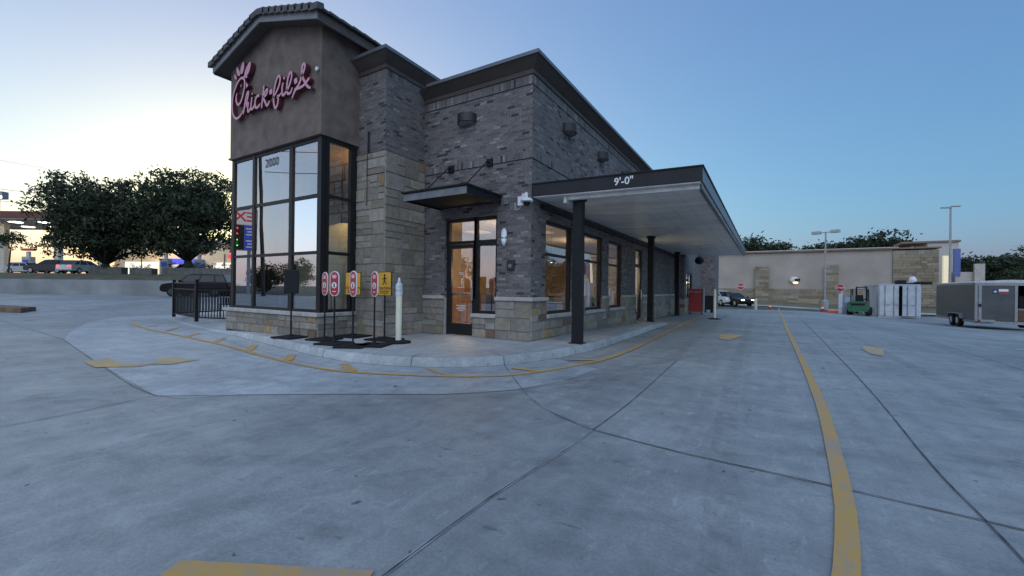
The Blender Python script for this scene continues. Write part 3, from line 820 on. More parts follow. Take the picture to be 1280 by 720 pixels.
for sg in (-1, 1):
    nrow = 8; run = sl + 0.06
    for r in range(nrow):
        d0 = run * r / nrow; d1 = run * (r + 1) / nrow + 0.05
        y = yf - 0.06; k = 0
        while y < 9.0:
            wd = 0.30
            jit = rt_.uniform(-0.008, 0.008)
            x0 = xm + sg * math.cos(ang) * d0; x1 = xm + sg * math.cos(ang) * d1
            z0 = PK + 0.17 - math.sin(ang) * d0; z1 = PK + 0.17 - math.sin(ang) * d1 + 0.035
            T = 0.04
            a = [(x0, y, z0 + jit), (x1, y, z1 + jit), (x1, y + wd - .006, z1 + jit), (x0, y + wd - .006, z0 + jit)]
            lo = [ti.v(p) for p in a]; hi = [ti.v((p[0], p[1], p[2] + T + (0.018 if i in (0, 1) else 0))) for i, p in enumerate(a)]
            ti.face(lo); ti.face(hi)
            for i in range(4): ti.face([lo[i], lo[(i + 1) % 4], hi[(i + 1) % 4], hi[i]])
            y += wd
    # rake tiles turned down over the verge
    nrk = 9
    for r in range(nrk):
        d0 = run * r / nrk; d1 = run * (r + 1) / nrk + 0.06
        x0 = xm + sg * math.cos(ang) * d0; x1 = xm + sg * math.cos(ang) * d1
        z0 = PK + 0.20 - math.sin(ang) * d0; z1 = PK + 0.20 - math.sin(ang) * d1 + 0.045
        lo = [ti.v(p) for p in ((x0, yf - 0.07, z0 - 0.09), (x1, yf - 0.07, z1 - 0.09), (x1, yf - 0.07, z1 + 0.05), (x0, yf - 0.07, z0 + 0.05))]
        hi = [ti.v(p) for p in ((x0, yf + 0.10, z0 - 0.03), (x1, yf + 0.10, z1 - 0.03), (x1, yf + 0.08, z1 + 0.09), (x0, yf + 0.08, z0 + 0.09))]
        ti.face(lo); ti.face(hi)
        for i in range(4): ti.face([lo[i], lo[(i + 1) % 4], hi[(i + 1) % 4], hi[i]])
for k in range(24):
    y = yf - 0.05 + k * 0.36
    ti.tube((xm, y, PK + 0.19), (xm, y + 0.38, PK + 0.20), 0.085, 0.10, 10)
ti.build('roof_tiles', M_tile, bld)

# tower glazing
tg = MB()
XMS = [(TX0 + 0.0, TX0 + 0.13), (-11.33, -11.23), (-9.70, -9.57), (-8.61, TX1)]
ZT = [(0.705, 0.77), (2.02, 2.09), (3.29, 3.37), (4.56, 4.655)]
FD = (TY - 0.035, TY + 0.08)
for a, b in XMS: tg.box(a, b, FD[0], FD[1], 0.705, 4.655)
for (a, b), (c, d) in zip(XMS, XMS[1:]):
    for e, f in ZT: tg.box(b, c, FD[0] + 0.01, FD[1] - 0.01, e, f)
win = tg.build('window', M_frame, bld)
pg = MB()
for (a, b), (c, d) in zip(XMS, XMS[1:]):
    for (e, f), (h, i) in zip(ZT, ZT[1:]): pg.quad((b, TY, f), (c, TY, f), (c, TY, h), (b, TY, h))
pg.build('pane', M_glass, win)
text('house_number', '2000', 0.30, facing((-10.50, TY - 0.012, 4.34), (0, -1, 0)), mat('vinyl_number', (0.10, 0.11, 0.13), 0.6), win, 0.001)
tg = MB()
xa, xb = TX1 - 0.08, TX1 + 0.02
tg.box(xa, xb, FD[1] + 0.002, FD[1] + 0.08, 0.705, 4.655); tg.box(xa, xb, 6.50, 6.675, 0.705, 4.655)
for e, f in ZT: tg.box(xa + .01, xb - .01, FD[1] + 0.082, 6.5, e, f)
win2 = tg.build('window', M_frame, bld)
pg = MB()
for (e, f), (h, i) in zip(ZT, ZT[1:]): pg.quad((TX1 - 0.03, FD[1] + .08, f), (TX1 - 0.03, 6.5, f), (TX1 - 0.03, 6.5, h), (TX1 - 0.03, FD[1] + .08, h))
pg.build('pane', M_glass2, win2)
tb = MB(); tb.box(TX0, TX0 + 0.08, FD[1] + 0.003, 7.0, 0.705, 4.655); tb.build('window_side_post', M_frame, bld)
tb = MB(); wall_grid(tb, 'x', TX0, 7.0, CY, 0.6, 4.7, [], 0.05, 1); tb.build('tower_side_wall', M_stucco, bld)
pg = MB(); pg.quad((TX0 + .04, FD[1] + .09, .71), (TX0 + .04, 7.0, .71), (TX0 + .04, 7.0, 4.65), (TX0 + .04, FD[1] + .09, 4.65)); pg.build('pane', M_glass, bld)

# side windows and doors
def framed(axis, c, h, bars, zbars, fw_=0.07, dep=0.10, glassm=M_glass2, name='window', inward=1, offs=0.05):
    a, b, e, f = h; m = MB()
    def bx(u0, u1, z0, z1, d0=0.0, d1=dep):
        if axis == 'y': m.box(u0, u1, c + inward * (offs + d0), c + inward * (offs + d1), z0, z1)
        else: m.box(c + inward * (offs + d0), c + inward * (offs + d1), u0, u1, z0, z1)
    bx(a, a + fw_, e, f); bx(b - fw_, b, e, f); bx(a + fw_, b - fw_, e, e + fw_); bx(a + fw_, b - fw_, f - fw_, f)
    for z in zbars: bx(a + fw_, b - fw_, z - 0.03, z + 0.03, 0.01, dep - .01)
    for u in bars: bx(u - 0.03, u + 0.03, e + fw_, f - fw_, 0.012, dep - .012)
    o = m.build(name, M_frame, bld)
    p = MB(); d = c + inward * (offs + dep * 0.5)
    zz = [e + fw_] + [z for z in zbars] + [f - fw_]
    if axis == 'y': p.quad((a + fw_, d, e + fw_), (b - fw_, d, e + fw_), (b - fw_, d, f - fw_), (a + fw_, d, f - fw_))
    else: p.quad((d, a + fw_, e + fw_), (d, b - fw_, e + fw_), (d, b - fw_, f - fw_), (d, a + fw_, f - fw_))
    p.build('pane', glassm, o)
    return o
for h in (W1, W2, W3): framed('x', CX, h, [], [2.12], inward=-1)
framed('x', -3.85, (25.0, 27.0, 1.0, 2.3), [26.0], [], inward=-1, offs=0.02)
# entrance door: frame with transom, leaf, sidelight
fo = framed('y', CY, (DOOR[0], SIDE[1], 2.36, 2.97), [DOOR[1]], [], name='transom_window', offs=0.06)
framed('y', CY, (SIDE[0] + 0.0, SIDE[1], 0.70, 2.36), [], [], name='sidelight', offs=0.06)
dm = MB()
dy0, dy1 = CY + 0.07, CY + 0.13
dm.box(DOOR[0], DOOR[0] + 0.05, dy0, dy1 + .02, 0.15, 2.36)
a, b = DOOR[0] + 0.052, DOOR[1] - 0.002
dm.box(a, a + 0.09, dy0, dy1, 0.16, 2.35); dm.box(b - 0.09, b, dy0, dy1, 0.16, 2.35); dm.box(a + .09, b - .09, dy0, dy1, 0.16, 0.44); dm.box(a + .09, b - .09, dy0, dy1, 2.25, 2.35)
door = dm.build('entrance_door', M_frame, bld)
pm = MB(); pm.quad((a + .09, CY + .10, .44), (b - .09, CY + .10, .44), (b - .09, CY + .10, 2.25), (a + .09, CY + .10, 2.25)); pm.build('pane', glass('door_glass', 0.20, (0.9, 0.9, 0.88)), door)
pm = MB(); pm.path([(b - .045, dy0, 1.30), (b - .045, dy0 - .07, 1.30), (b - .045, dy0 - .07, 1.02), (b - .045, dy0, 1.02)], 0.013)
pm.path([(b - .045, dy0 - .035, 1.30), (b - .16, dy0 - .035, 1.30)], 0.010)
pm.build('handle', M_steel, door)
pm = MB(); pm.box(a + .09, b - .09, dy1 - 0.02, dy1 + 0.035, 1.12, 1.18); pm.build('push_bar', M_steel, door)
rr = random.Random(3)
for z, n in ((1.66, 3), (1.62, 2), (1.30, 4), (0.86, 5), (0.82, 4), (0.78, 5), (0.74, 3)):
    dl = MB()
    x = (a + b) / 2 - n * 0.035 * 1.0
    for i in range(n):
        wq = rr.uniform(.03, .06); dl.quad((x, CY + .096, z), (x + wq, CY + .096, z), (x + wq, CY + .096, z + .018), (x, CY + .096, z + .018)); x += wq + .012
    dl.build('door_decal', M_whitepl, door)
sdm = MB()
sx = CX - 0.10
sdm.box(sx, sx + .05, SDOOR[0], SDOOR[0] + .08, .15, 2.92); sdm.box(sx, sx + .05, SDOOR[1] - .14, SDOOR[1], .15, 2.92)
for e, f in ((.15, .42), (2.2, 2.32), (2.84, 2.92)): sdm.box(sx + .002, sx + .048, SDOOR[0] + .08, SDOOR[1] - .14, e, f)
sdo = sdm.build('service_door', M_frame, bld)
pm = MB(); pm.quad((sx + .02, SDOOR[0] + .08, .42), (sx + .02, SDOOR[1] - .14, .42), (sx + .02, SDOOR[1] - .14, 2.84), (sx + .02, SDOOR[0] + .08, 2.84)); pm.build('pane', glass('door_glass'), sdo)
pm = MB(); pm.path([(sx + .05, SDOOR[1] - .1, 1.3), (sx + .1, SDOOR[1] - .1, 1.3), (sx + .1, SDOOR[1] - .1, 0.95), (sx + .05, SDOOR[1] - .1, .95)], .012); pm.build('handle', M_steel, sdo)

# interior seen through the glass
M_tan = mat('tan_wall', (0.46, 0.34, 0.22), 0.8, var=0.15, scale=1.5)
M_ceil = mat('ceiling_board', (0.62, 0.50, 0.36), 0.9, var=0.06, scale=3)
M_tilef = mat('floor_tile', (0.30, 0.17, 0.085), 0.35, var=0.25, scale=2)
M_wood = mat('oak_panel', (0.42, 0.22, 0.08), 0.5, var=0.25, scale=3, stretch=(1, 1, 0.15))
it = MB()
ZC = 3.12
it.box(-15.8, CX - 0.2, CY + 0.32, 24, 0.02, 0.152)
it.build('interior_floor', M_tilef, bld)
it = MB(); it.box(-15.8, CX - 0.2, CY + 0.33, 24, ZC, ZC + 0.1)
it.box(TX0 + .05, TX1 - .12, TY + 0.12, CY + 0.3, 4.9, 5.0)
it.build('interior_ceiling', M_ceil, bld)
it = MB(); it.box(TX0 + .05, TX1 - .1, TY + .1, CY + .31, 0.02, 0.153); it.build('interior_floor', M_tilef, bld)
it = MB()
it.box(-9.0, -8.85, CY + 0.34, 12.0, .155, ZC - .005)          # partition left of the entrance
it.box(-8.84, -4.9, 12.6, 12.75, .155, ZC - .005) if False else None
it.box(-15.7, -4.7, 17.9, 18.05, .155, ZC - .005)
it.box(-10.2, -10.05, 12.2, 17.8, .155, ZC - .005)
it.box(-15.8, -15.65, CY + .4, 17.8, .155, ZC - .005)
it.box(TX1 - .1, TX1 - .02, 6.70, CY + .3, .155, 4.89)
it.build('interior_wall', M_tan, bld)
for q_ in ((-7.0, -5.9, 10.8, 10.9, .155, 1.25), (-6.9, -5.2, 13.6, 14.3, .155, 1.1), (-6.0, -4.85, 16.0, 16.1, .155, 1.3), (-8.84, -8.7, 8.6, 11.6, .156, 1.3)):
    it = MB(); it.box(*q_); it.build('oak_partition', M_wood, bld)
M_furn = mat('dark_furniture', (0.05, 0.035, 0.025), 0.5)
for k_, ((x, y), lab) in enumerate(zip(((-5.6, 9.3), (-5.5, 11.6), (-5.6, 13.0), (-7.6, 12.2)), ('dining table behind the side window nearest the brick corner', 'dining table behind the second side window', 'dining table behind the third side window', 'dining table deep inside beyond the entrance door'))):
    t = thing('dining_table', lab, 'table', (x, y, .155), 0, 'dining tables inside the restaurant'); T = frame_of(t)
    m = MB(T); m.box(-.35, .35, -.35, .35, .70, .745, .006); m.build('tabletop', M_furn, t)
    m = MB(T); m.tube((0, 0, .02), (0, 0, .70), .04); m.box(-.25, .25, -.25, .25, 0, .02); m.build('pedestal', M_furn, t)
    for s_, sd_ in ((-1, 'left'), (1, 'right')):
        t = thing('dining_chair', 'dark chair %s of the %s' % (sd_, lab.replace('dining ', '').replace(' nearest the brick corner', ' by the corner')), 'chair', (x + s_ * .55, y, .155), 0, 'dining chairs inside the restaurant'); T = frame_of(t)
        m = MB(T); m.box(-.2, .2, -.2, .2, .42, .46, .006); m.build('seat', M_furn, t)
        m = MB(T); m.box(s_ * .18 - .015, s_ * .18 + .015, -.2, .2, .461, .90, .006); m.build('backrest', M_furn, t)
        for q in (-.17, .17):
            for p in (-.17, .17): m = MB(T); m.tube((p, q, 0), (p, q, .42), .015, n=5); m.build('leg', M_furn, t)
for x, y in ((-6.2, 9.6), (-6.2, 12.0), (-6.2, 14.6), (-8.0, 11.0), (-4.95, 17.0)):
    lp = MB(); lp.box(x - .3, x + .3, y - .3, y + .3, ZC - .03, ZC - .004); lp.build('ceiling_lamp', emit('warm_panel', (1.0, 0.62, 0.30), 0.07), bld)
lp = MB(); lp.box(-9.6, -8.9, 6.6, 7.6, 4.86, 4.895); lp.build('ceiling_lamp', emit('warm_panel2', (1.0, 0.50, 0.12), 0.05), bld)
lp = MB(); lp.box(CX - .62, CX - .50, 16.3, 17.6, 0.2, 2.9); lp.build('lit_corridor_wall', mat('pale_wall', (0.75, 0.68, 0.42), 0.8), bld)
for (x, y, z, e, c) in ((-6.0, 10.2, 2.6, 5.5, (1, .74, .46)), (-6.2, 14.5, 2.6, 6.5, (1, .74, .48)), (-9.1, 7.5, 4.0, 12, (1, .60, .26)), (-4.72, 16.9, 1.8, 5.0, (1, .88, .5)), (-7.3, 9.5, 1.2, 4.2, (1, .68, .28)), (-6.4, 8.75, 1.7, 4.5, (1, .72, .40))):
    ld = bpy.data.lights.new('room_lamp', 'POINT'); ld.energy = e; ld.shadow_soft_size = .25; ld.color = c
    lo_ = bpy.data.objects.new('room_lamp', ld); COL.objects.link(lo_); lo_.location = (x, y, z)
for k_, (x, y) in enumerate(((-5.7, 9.4), (-5.7, 11.7), (-5.7, 13.2))):
    t = thing('pendant_lamp', 'hanging lamp inside the %s side window' % ('first', 'second', 'third')[k_], 'lamp', (x, y, 2.2), 0, 'pendant lamps inside the dining room')
    m = MB(); m.tube((x, y, 2.36), (x, y, ZC - .005), .006, n=5); m.build('cord', M_blackmat, t)
    m = MB(); m.lathe([(.16, 2.12), (.14, 2.22), (.05, 2.34), (.02, 2.37)], (x, y, 0), 14); m.build('lamp_shade', M_blackmat, t)
    m = MB(); m.ball((x, y, 2.15), .05, .05, .05, 10, 6); m.build('bulb', emit('bulb_on', (1, .8, .5), .6), t)
# play dome behind the tower glass
pd = MB(); pd.ball((-10.0, 7.55, 0.9), 1.45, 1.30, 2.15, 36, 20)
dome = pd.build('play_dome', mat('pale_green_shell', (0.50, 0.56, 0.46), 0.45, var=0.06, scale=2), None, True, loc=(-10.0, 7.55, .155))
tag(dome, 'big pale rounded play dome standing behind the tower windows', 'play dome')
# conduit on the pillar
cdm = MB(); cdm.tube((-8.05, PY_ - .045, 4.42), (-8.05, PY_ - .045, 4.95), .02, n=6); cdm.tube((-8.05, PY_ - .075, 3.2), (-8.05, PY_ - .075, 4.40), .008, n=5); cdm.build('conduit', M_blackmat, bld)

# ------------------------------------------------------------------ script sign on the tower
sg = thing('restaurant_sign', 'pink channel letter script sign reading Chick-fil-A on stucco tower', 'sign', (-10.6, SF - .02, 5.4))
M_face = mat('pink_letter_face', (0.60, 0.30, 0.365), 0.45, var=0.06, scale=6)
M_ret = mat('letter_return', (0.11, 0.022, 0.034), 0.5)
def signpt(u, v):
    """tracing point on the sign plane (fixed plane y = 5.58 on the wall)"""
    d = r2 * ((u - 640) / 525) + u2 * ((360 - v) / 525) + fw
    t = 5.58 / d.y
    return Vector((d.x * t, 1.3 + d.z * t))
def zA(p): return signpt(p[0] / 9 + 286, p[1] / 9 + 72)
def zB(p): return signpt(p[0] / 10.283 + 336, p[1] / 10.286 + 72)
def spline(P, n=6):
    Q = []
    for i in range(len(P) - 1):
        a, b, c, d = P[max(i - 1, 0)], P[i], P[i + 1], P[min(i + 2, len(P) - 1)]
        for k in range(n):
            t = k / n; Q.append(0.5 * ((2 * b) + (c - a) * t + (2 * a - 5 * b + 4 * c - d) * t * t + (3 * b - a - 3 * c + d) * t ** 3))
    Q.append(P[-1]); return Q
ZOFF = [0.0]
def stroke(bm, pts, w0, w1=None, taper=True):
    """brush stroke raised from the wall: front face slot 0, returns slot 1"""
    Q = spline(pts); w1 = w1 or w0; n = len(Q)
    yF, yB = SF - .13 - ZOFF[0], SF - .03
    ZOFF[0] = (ZOFF[0] + 0.0007) % 0.009
    Lf, Rf, Lb, Rb = [], [], [], []
    for i, q in enumerate(Q):
        d = (Q[min(i + 1, n - 1)] - Q[max(i - 1, 0)]); d = d.normalized() if d.length > 1e-6 else Vector((1, 0)); nn = Vector((-d.y, d.x))
        t = i / (n - 1); ww = (w0 + (w1 - w0) * t) / 2
        if taper: ww *= min(1, 0.55 + 6 * t, 0.55 + 6 * (1 - t))
        a, b = q + nn * ww, q - nn * ww
        Lf.append(bm.v((a.x, yF, a.y))); Rf.append(bm.v((b.x, yF, b.y))); Lb.append(bm.v((a.x, yB, a.y))); Rb.append(bm.v((b.x, yB, b.y)))
    for i in range(n - 1):
        bm.mi = 0; bm.face([Lf[i], Lf[i + 1], Rf[i + 1], Rf[i]])
        bm.mi = 1; bm.face([Lf[i], Lf[i + 1], Lb[i + 1], Lb[i]]); bm.face([Rf[i], Rf[i + 1], Rb[i + 1], Rb[i]])
    bm.mi = 1; bm.face([Lf[0], Rf[0], Rb[0], Lb[0]]); bm.face([Lf[-1], Rf[-1], Rb[-1], Lb[-1]])
def blob(bm, pts):
    yF, yB = SF - .13 - ZOFF[0], SF - .03
    ZOFF[0] = (ZOFF[0] + 0.0007) % 0.009
    f = [bm.v((p.x, yF, p.y)) for p in pts]; b = [bm.v((p.x, yB, p.y)) for p in pts]
    bm.mi = 0; bm.face(f); bm.mi = 1
    for i in range(len(pts)): bm.face([f[i], f[(i + 1) % len(pts)], b[(i + 1) % len(pts)], b[i]])
def ell(zf, a, b, wd, n=18):
    a, b = Vector(a), Vector(b); c = (a + b) / 2; d = (b - a) / 2; p = Vector((-d.y, d.x)).normalized() * wd / 2
    return [zf(c + d * math.cos(t) + p * math.sin(t) * (1 + 0.25 * math.cos(t))) for t in [2 * math.pi * i / n for i in range(n)]]
LW = 0.060
def letter(zf, strokes, blobs=(), wd=LW, name='letter'):
    m = MB()
    for s in strokes:
        m_w = wd
        stroke(m, [zf(p) for p in s], m_w)
    for b in blobs: blob(m, b)
    return m.build(name, [M_face, M_ret], sg)
letter(zA, [[(97, 400), (86, 450), (90, 500), (108, 532), (135, 505), (160, 435), (178, 345), (182, 275), (172, 238), (145, 232), (112, 268), (78, 345), (52, 430), (42, 530), (46, 615), (64, 668), (92, 686), (128, 662), (165, 600)]],
       [ell(zA, (145, 300), (140, 335), 9), [zA(p) for p in ((197, 278), (224, 312), (198, 352))]])
letter(zA, [[(170, 232), (182, 210), (212, 222)]], [ell(zA, (72, 190), (88, 250), 26), ell(zA, (98, 110), (122, 212), 34), ell(zA, (172, 48), (146, 190), 36), ell(zA, (250, 48), (192, 212), 46)], name='comb_emblem')
letter(zA, [[(168, 640), (182, 555), (200, 450), (218, 392), (228, 395), (222, 440), (200, 530)], [(200, 560), (212, 520), (226, 515), (220, 570), (222, 610), (236, 600), (254, 565)]])
letter(zA, [[(268, 445), (258, 530), (260, 580), (280, 570), (302, 525)]], [ell(zA, (274, 400), (268, 420), 16)])
letter(zA, [[(348, 445), (338, 428), (318, 450), (302, 505), (308, 560), (332, 562), (362, 520)]])
letter(zA, [[(400, 312), (388, 430), (372, 572)], [(380, 470), (410, 395), (432, 358), (440, 375), (424, 420), (395, 448), (412, 500), (432, 542), (452, 515), (462, 485)]])
letter(zA, [[(462, 396), (494, 376)]], wd=0.12, name='hyphen')
letter(zB, [[(62, 520), (105, 440), (140, 350), (152, 270), (140, 238), (118, 258), (90, 340), (72, 440), (66, 540), (76, 620), (96, 648), (118, 600), (126, 535), (118, 500), (140, 490), (166, 455)]])
letter(zB, [[(190, 322), (176, 410), (184, 482), (206, 474), (232, 430)]], [ell(zB, (198, 245), (206, 285), 18)])
letter(zB, [[(228, 440), (258, 390), (288, 305), (302, 225), (290, 190), (268, 222), (246, 310), (238, 410), (252, 465), (285, 452), (312, 385)]])
letter(zB, [[(334, 318), (372, 286)]], wd=0.13, name='hyphen')
letter(zB, [[(306, 528), (345, 425), (400, 335), (432, 240), (462, 160), (472, 105), (458, 82), (440, 110), (432, 170), (436, 235), (462, 300), (505, 372), (546, 392)], [(338, 412), (400, 392), (462, 352), (530, 262)]], wd=0.064)
rg = MB(); c = zB((578, 122)); rg.lathe([(0.045, 0), (0.045, 0.03)], (c.x, SF - .06, c.y), 12, 'y'); rg.build('registered_mark', M_whitepl, sg)

# ------------------------------------------------------------------ fixtures on the building
M_lampbody = mat('dark_lamp_body', (0.026, 0.025, 0.027), 0.5, 0.1, scale=8)
def wall_light(px, py, pz, rot, label):
    t = thing('wall_light', label, 'wall light', (px, py, pz), rot, 'dark half round wall lights under the cornice')
    m = MB(frame_of(t)); n = 12
    m.prism([(0.25 * math.cos(a), -0.26 * math.sin(a)) for a in [math.pi * i / n for i in range(n + 1)]], -0.10, 0.10)
    m.build('lamp_shade', M_lampbody, t)
    m = MB(frame_of(t)); m.prism([(0.21 * math.cos(a), -0.22 * math.sin(a) - .005) for a in [math.pi * i / n for i in range(n + 1)]], -0.108, -0.1005); m.build('lens', mat('frosted_lens', (0.35, 0.36, 0.38), 0.4), t)
wall_light(-6.14, CY - .002, 5.30, 0, 'dark half round wall light above the entrance awning')
for y, lab in ((9.80, 'dark half round wall light nearest the brick corner above the drive canopy'), (12.30, 'second dark half round wall light from the brick corner, above the canopy'), (14.7, 'dark half round wall light hardly showing over the canopy roof')):
    wall_light(CX + .002, y, 5.33, R(90), lab)

aw = thing('entrance_awning', 'flat dark metal awning hung on rods over the entrance door', 'awning', (-6.05, CY, 3.2))
m = MB(); m.box(-6.92, -5.17, 6.70, CY - .012, 3.345, 3.37); m.build('roof_panel', M_black, aw)
m = MB(); m.box(-6.92, -5.17, 6.70, 6.72, 3.20, 3.344); m.build('front_fascia', mat('grey_awning_fascia', (0.17, 0.18, 0.19), 0.5, 0.2), aw)
m = MB(); m.box(-6.92, -6.90, 6.721, CY - .012, 3.20, 3.344); m.build('side_fascia', M_black, aw); m = MB(); m.box(-5.19, -5.17, 6.721, CY - .012, 3.20, 3.344); m.build('side_fascia', M_black, aw)
m = MB(); m.box(-6.899, -5.191, 6.722, CY - .013, 3.24, 3.25); m.build('soffit', M_blackmat, aw)
m = MB(); m.box(-6.96, -5.13, 6.66, 6.70, 3.371, 3.40); m.box(-5.17, -5.13, 6.70, CY - .013, 3.371, 3.40); m.box(-6.96, -6.92, 6.70, CY - .013, 3.371, 3.40); m.build('edge_trim', M_black, aw)
for bx_ in (-6.62, -5.48):
    m = MB(); m.box(bx_ - .08, bx_ + .08, CY - .05, CY - .009, 4.10, 4.27); m.tube((bx_, CY - .05, 4.19), (bx_, CY - .16, 4.17), .02); m.build('rod_bracket', M_black, aw)
    m = MB(); m.tube((bx_, CY - .14, 4.18), (bx_, 6.95, 3.375), .014); m.build('rod', M_black, aw)

sc = thing('security_camera', 'white security camera on a bracket at the brick corner', 'camera', (-4.8, CY, 3.2))
TS = Matrix.Translation((-4.55, CY, 3.22)) @ Matrix.Scale(.8, 4) @ Matrix.Translation((4.62, -CY, -3.24))
m = MB(TS); m.box(-4.83, -4.66, CY - .055, CY - .001, 3.11, 3.37, .01); m.build('mount_plate', M_whitepl, sc)
m = MB(TS); m.tube((-4.68, CY - .05, 3.24), (-4.50, CY - .22, 3.24), .045); m.tube((-4.60, CY - .12, 3.24), (-4.60, CY - .12, 3.40), .05); m.tube((-4.46, CY - .22, 3.19), (-4.46, CY - .22, 3.40), .05); m.build('arm', M_whitepl, sc)
m = MB(TS); m.lathe([(.14, 0), (.17, .02), (.17, .06), (.12, .10)], (-4.42, CY - .26, 3.14), 18); m.build('housing', M_whitepl, sc, True, ang=R(40))
m = MB(TS); m.ball((-4.42, CY - .26, 3.13), .10, .10, .09, 14, 8); m.build('dome_lens', M_black, sc, True)
m = MB(TS); m.path([(-4.72, CY - .03, 3.11), (-4.80, CY - .03, 3.02), (-4.92, CY - .02, 3.03), (-4.93, CY - .02, 3.2)], .007, 5); m.build('cable', M_whitepl, sc)
m = MB(); m.box(-5.08, -4.96, CY - .05, CY - .001, 3.18, 3.27, .008); tag(m.build('junction_box', mat('grey_box', (.14, .14, .15), .5), None, loc=(-5.02, CY, 3.2)), 'small grey junction box on brick beside the white camera', 'junction box')
sn = thing('wall_sconce', 'small white egg shaped wall sconce beside the entrance', 'wall light', (-5.06, CY, 2.45))
m = MB(); m.ball((-5.06, CY - .045, 2.50), .075, .06, .15, 16, 10); m.build('lamp_shade', mat('sconce_white', (.72, .75, .80), .35), sn, True)
m = MB(); m.lathe([(.078, 0), (.08, .012), (.078, .024)], (-5.06, CY - .045, 2.425), 16); m.build('band', M_steel, sn)
m = MB(); m.lathe([(.012, -.16), (.05, -.08), (.068, 0)], (-5.06, CY - .045, 2.40), 16); m.build('lens', mat('sconce_glass', (.8, .83, .86), .2), sn, True)
kx = thing('key_box', 'dark grey key lock box on brick right of the entrance', 'lock box', (-4.88, CY, 1.8))
m = MB(); m.box(-4.97, -4.79, CY - .06, CY - .001, 1.70, 1.93, .01); m.build('case', M_lampbody, kx)
m = MB(); m.box(-4.92, -4.84, CY - .072, CY - .061, 1.76, 1.84, .004); m.build('cover', mat('key_cover', (.16, .16, .17), .4), kx)

# ------------------------------------------------------------------ drive-through canopy
cy0, cy1, cxl, cxr = 7.93, 25.0, CX + 0.06, -0.98
tilt = lambda x: -0.022 * (x - cxl)
cpy = thing('drive_canopy', 'long flat dark edged drive-through canopy marked 9 feet clearance', 'canopy', (-3.42, 8.35, 0.15))
def tbox(m, x0, x1, y0, y1, z0, z1):
    c = [(x0, y0, z0), (x1, y0, z0), (x1, y1, z0), (x0, y1, z0), (x0, y0, z1), (x1, y0, z1), (x1, y1, z1), (x0, y1, z1)]
    vs = [m.v((p[0], p[1], p[2] + tilt(p[0]))) for p in c]
    for q in ((3, 2, 1, 0), (4, 5, 6, 7), (0, 1, 5, 4), (1, 2, 6, 5), (2, 3, 7, 6), (3, 0, 4, 7)): m.face([vs[i] for i in q])
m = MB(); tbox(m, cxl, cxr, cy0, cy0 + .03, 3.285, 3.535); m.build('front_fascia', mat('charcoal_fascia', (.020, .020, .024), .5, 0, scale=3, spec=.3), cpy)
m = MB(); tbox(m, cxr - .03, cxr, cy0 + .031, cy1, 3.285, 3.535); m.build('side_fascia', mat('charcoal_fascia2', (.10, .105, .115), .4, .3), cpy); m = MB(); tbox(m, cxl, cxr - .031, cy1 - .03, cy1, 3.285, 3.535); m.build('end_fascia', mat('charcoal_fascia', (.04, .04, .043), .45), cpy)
m = MB(); tbox(m, cxl - .01, cxr + .02, cy0 - .02, cy1, 3.537, 3.56); m.build('roof_edge', M_black, cpy)
m = MB()
x = cxl + .001; k = 0
while x < cxr - .04:
    x2 = min(x + .40, cxr - .032); tbox(m, x, x2 - .006, cy0 + .032, cy1 - .032, 3.262 if k % 1 == 0 else 3.26, 3.28); x = x2; k += 1
tbox(m, cxl + .001, cxr - .032, cy0 + .033, cy1 - .033, 3.281, 3.284)
m.build('soffit', mat('soffit_metal', (.74, .735, .72), .36, .15, var=.12, scale=1.6, stretch=(.35, 1.4, 1)), cpy)
m = MB(); tbox(m, cxr - .10, cxr - .035, cy0 + .2, cy1 - .05, 3.20, 3.258); m.build('gutter', mat('gutter_metal', (.12, .12, .125), .4, .4), cpy)
m = MB(); tbox(m, -3.62, -1.05, 8.10, 8.22, 3.185, 3.258); m.box(-3.66, -3.60, 8.06, 8.26, 3.10, 3.24); m.build('beam', mat('white_beam', (.66, .66, .64), .45), cpy)
m = MB(); m.box(CX + .004, CX + .075, 8.4, 24.2, 3.10, 3.20); m.build('wall_ledger', M_black, cpy)
for xx, yy in ((-2.6, 11.2), (-2.6, 15.6), (-2.6, 20.0)):
    m = MB(); tbox(m, xx - .09, xx + .09, yy - .6, yy + .6, 3.245, 3.2605); m.build('light_strip', mat('diffuser', (.62, .63, .64), .4), cpy)
for xx, yy, zz in ((-3.44, 8.36, .151), (-3.62, 15.66, .151), (-3.93, 22.7, .03)):
    m = MB(); m.box(xx - .10, xx + .10, yy - .10, yy + .10, zz, 3.17, .008); m.box(xx - .13, xx + .13, yy - .13, yy + .13, 3.171, 3.25); o = m.build('column', M_black, cpy)
    m = MB(); m.box(xx - .15, xx + .15, yy - .15, yy + .15, zz - .001, zz + .012); m.build('base_plate', M_black, o)
text('clearance_marking', "9'-0\"", .20, facing((-2.36, cy0 - .004, 3.41 + tilt(-2.36)), (0, -1, 0)), M_whitepl, cpy, .001, True)
m = MB(); m.ball((-3.25, 25.4, 2.98), .24, .24, .22, 16, 8); m.tube((-3.25, 25.4, 3.2), (-3.25, 25.1, 3.3), .03)
tag(m.build('camera_dome', M_black, None, True, loc=(-3.25, 25.4, 2.7)), 'black round dome hung beneath the far end of the canopy', 'camera dome')

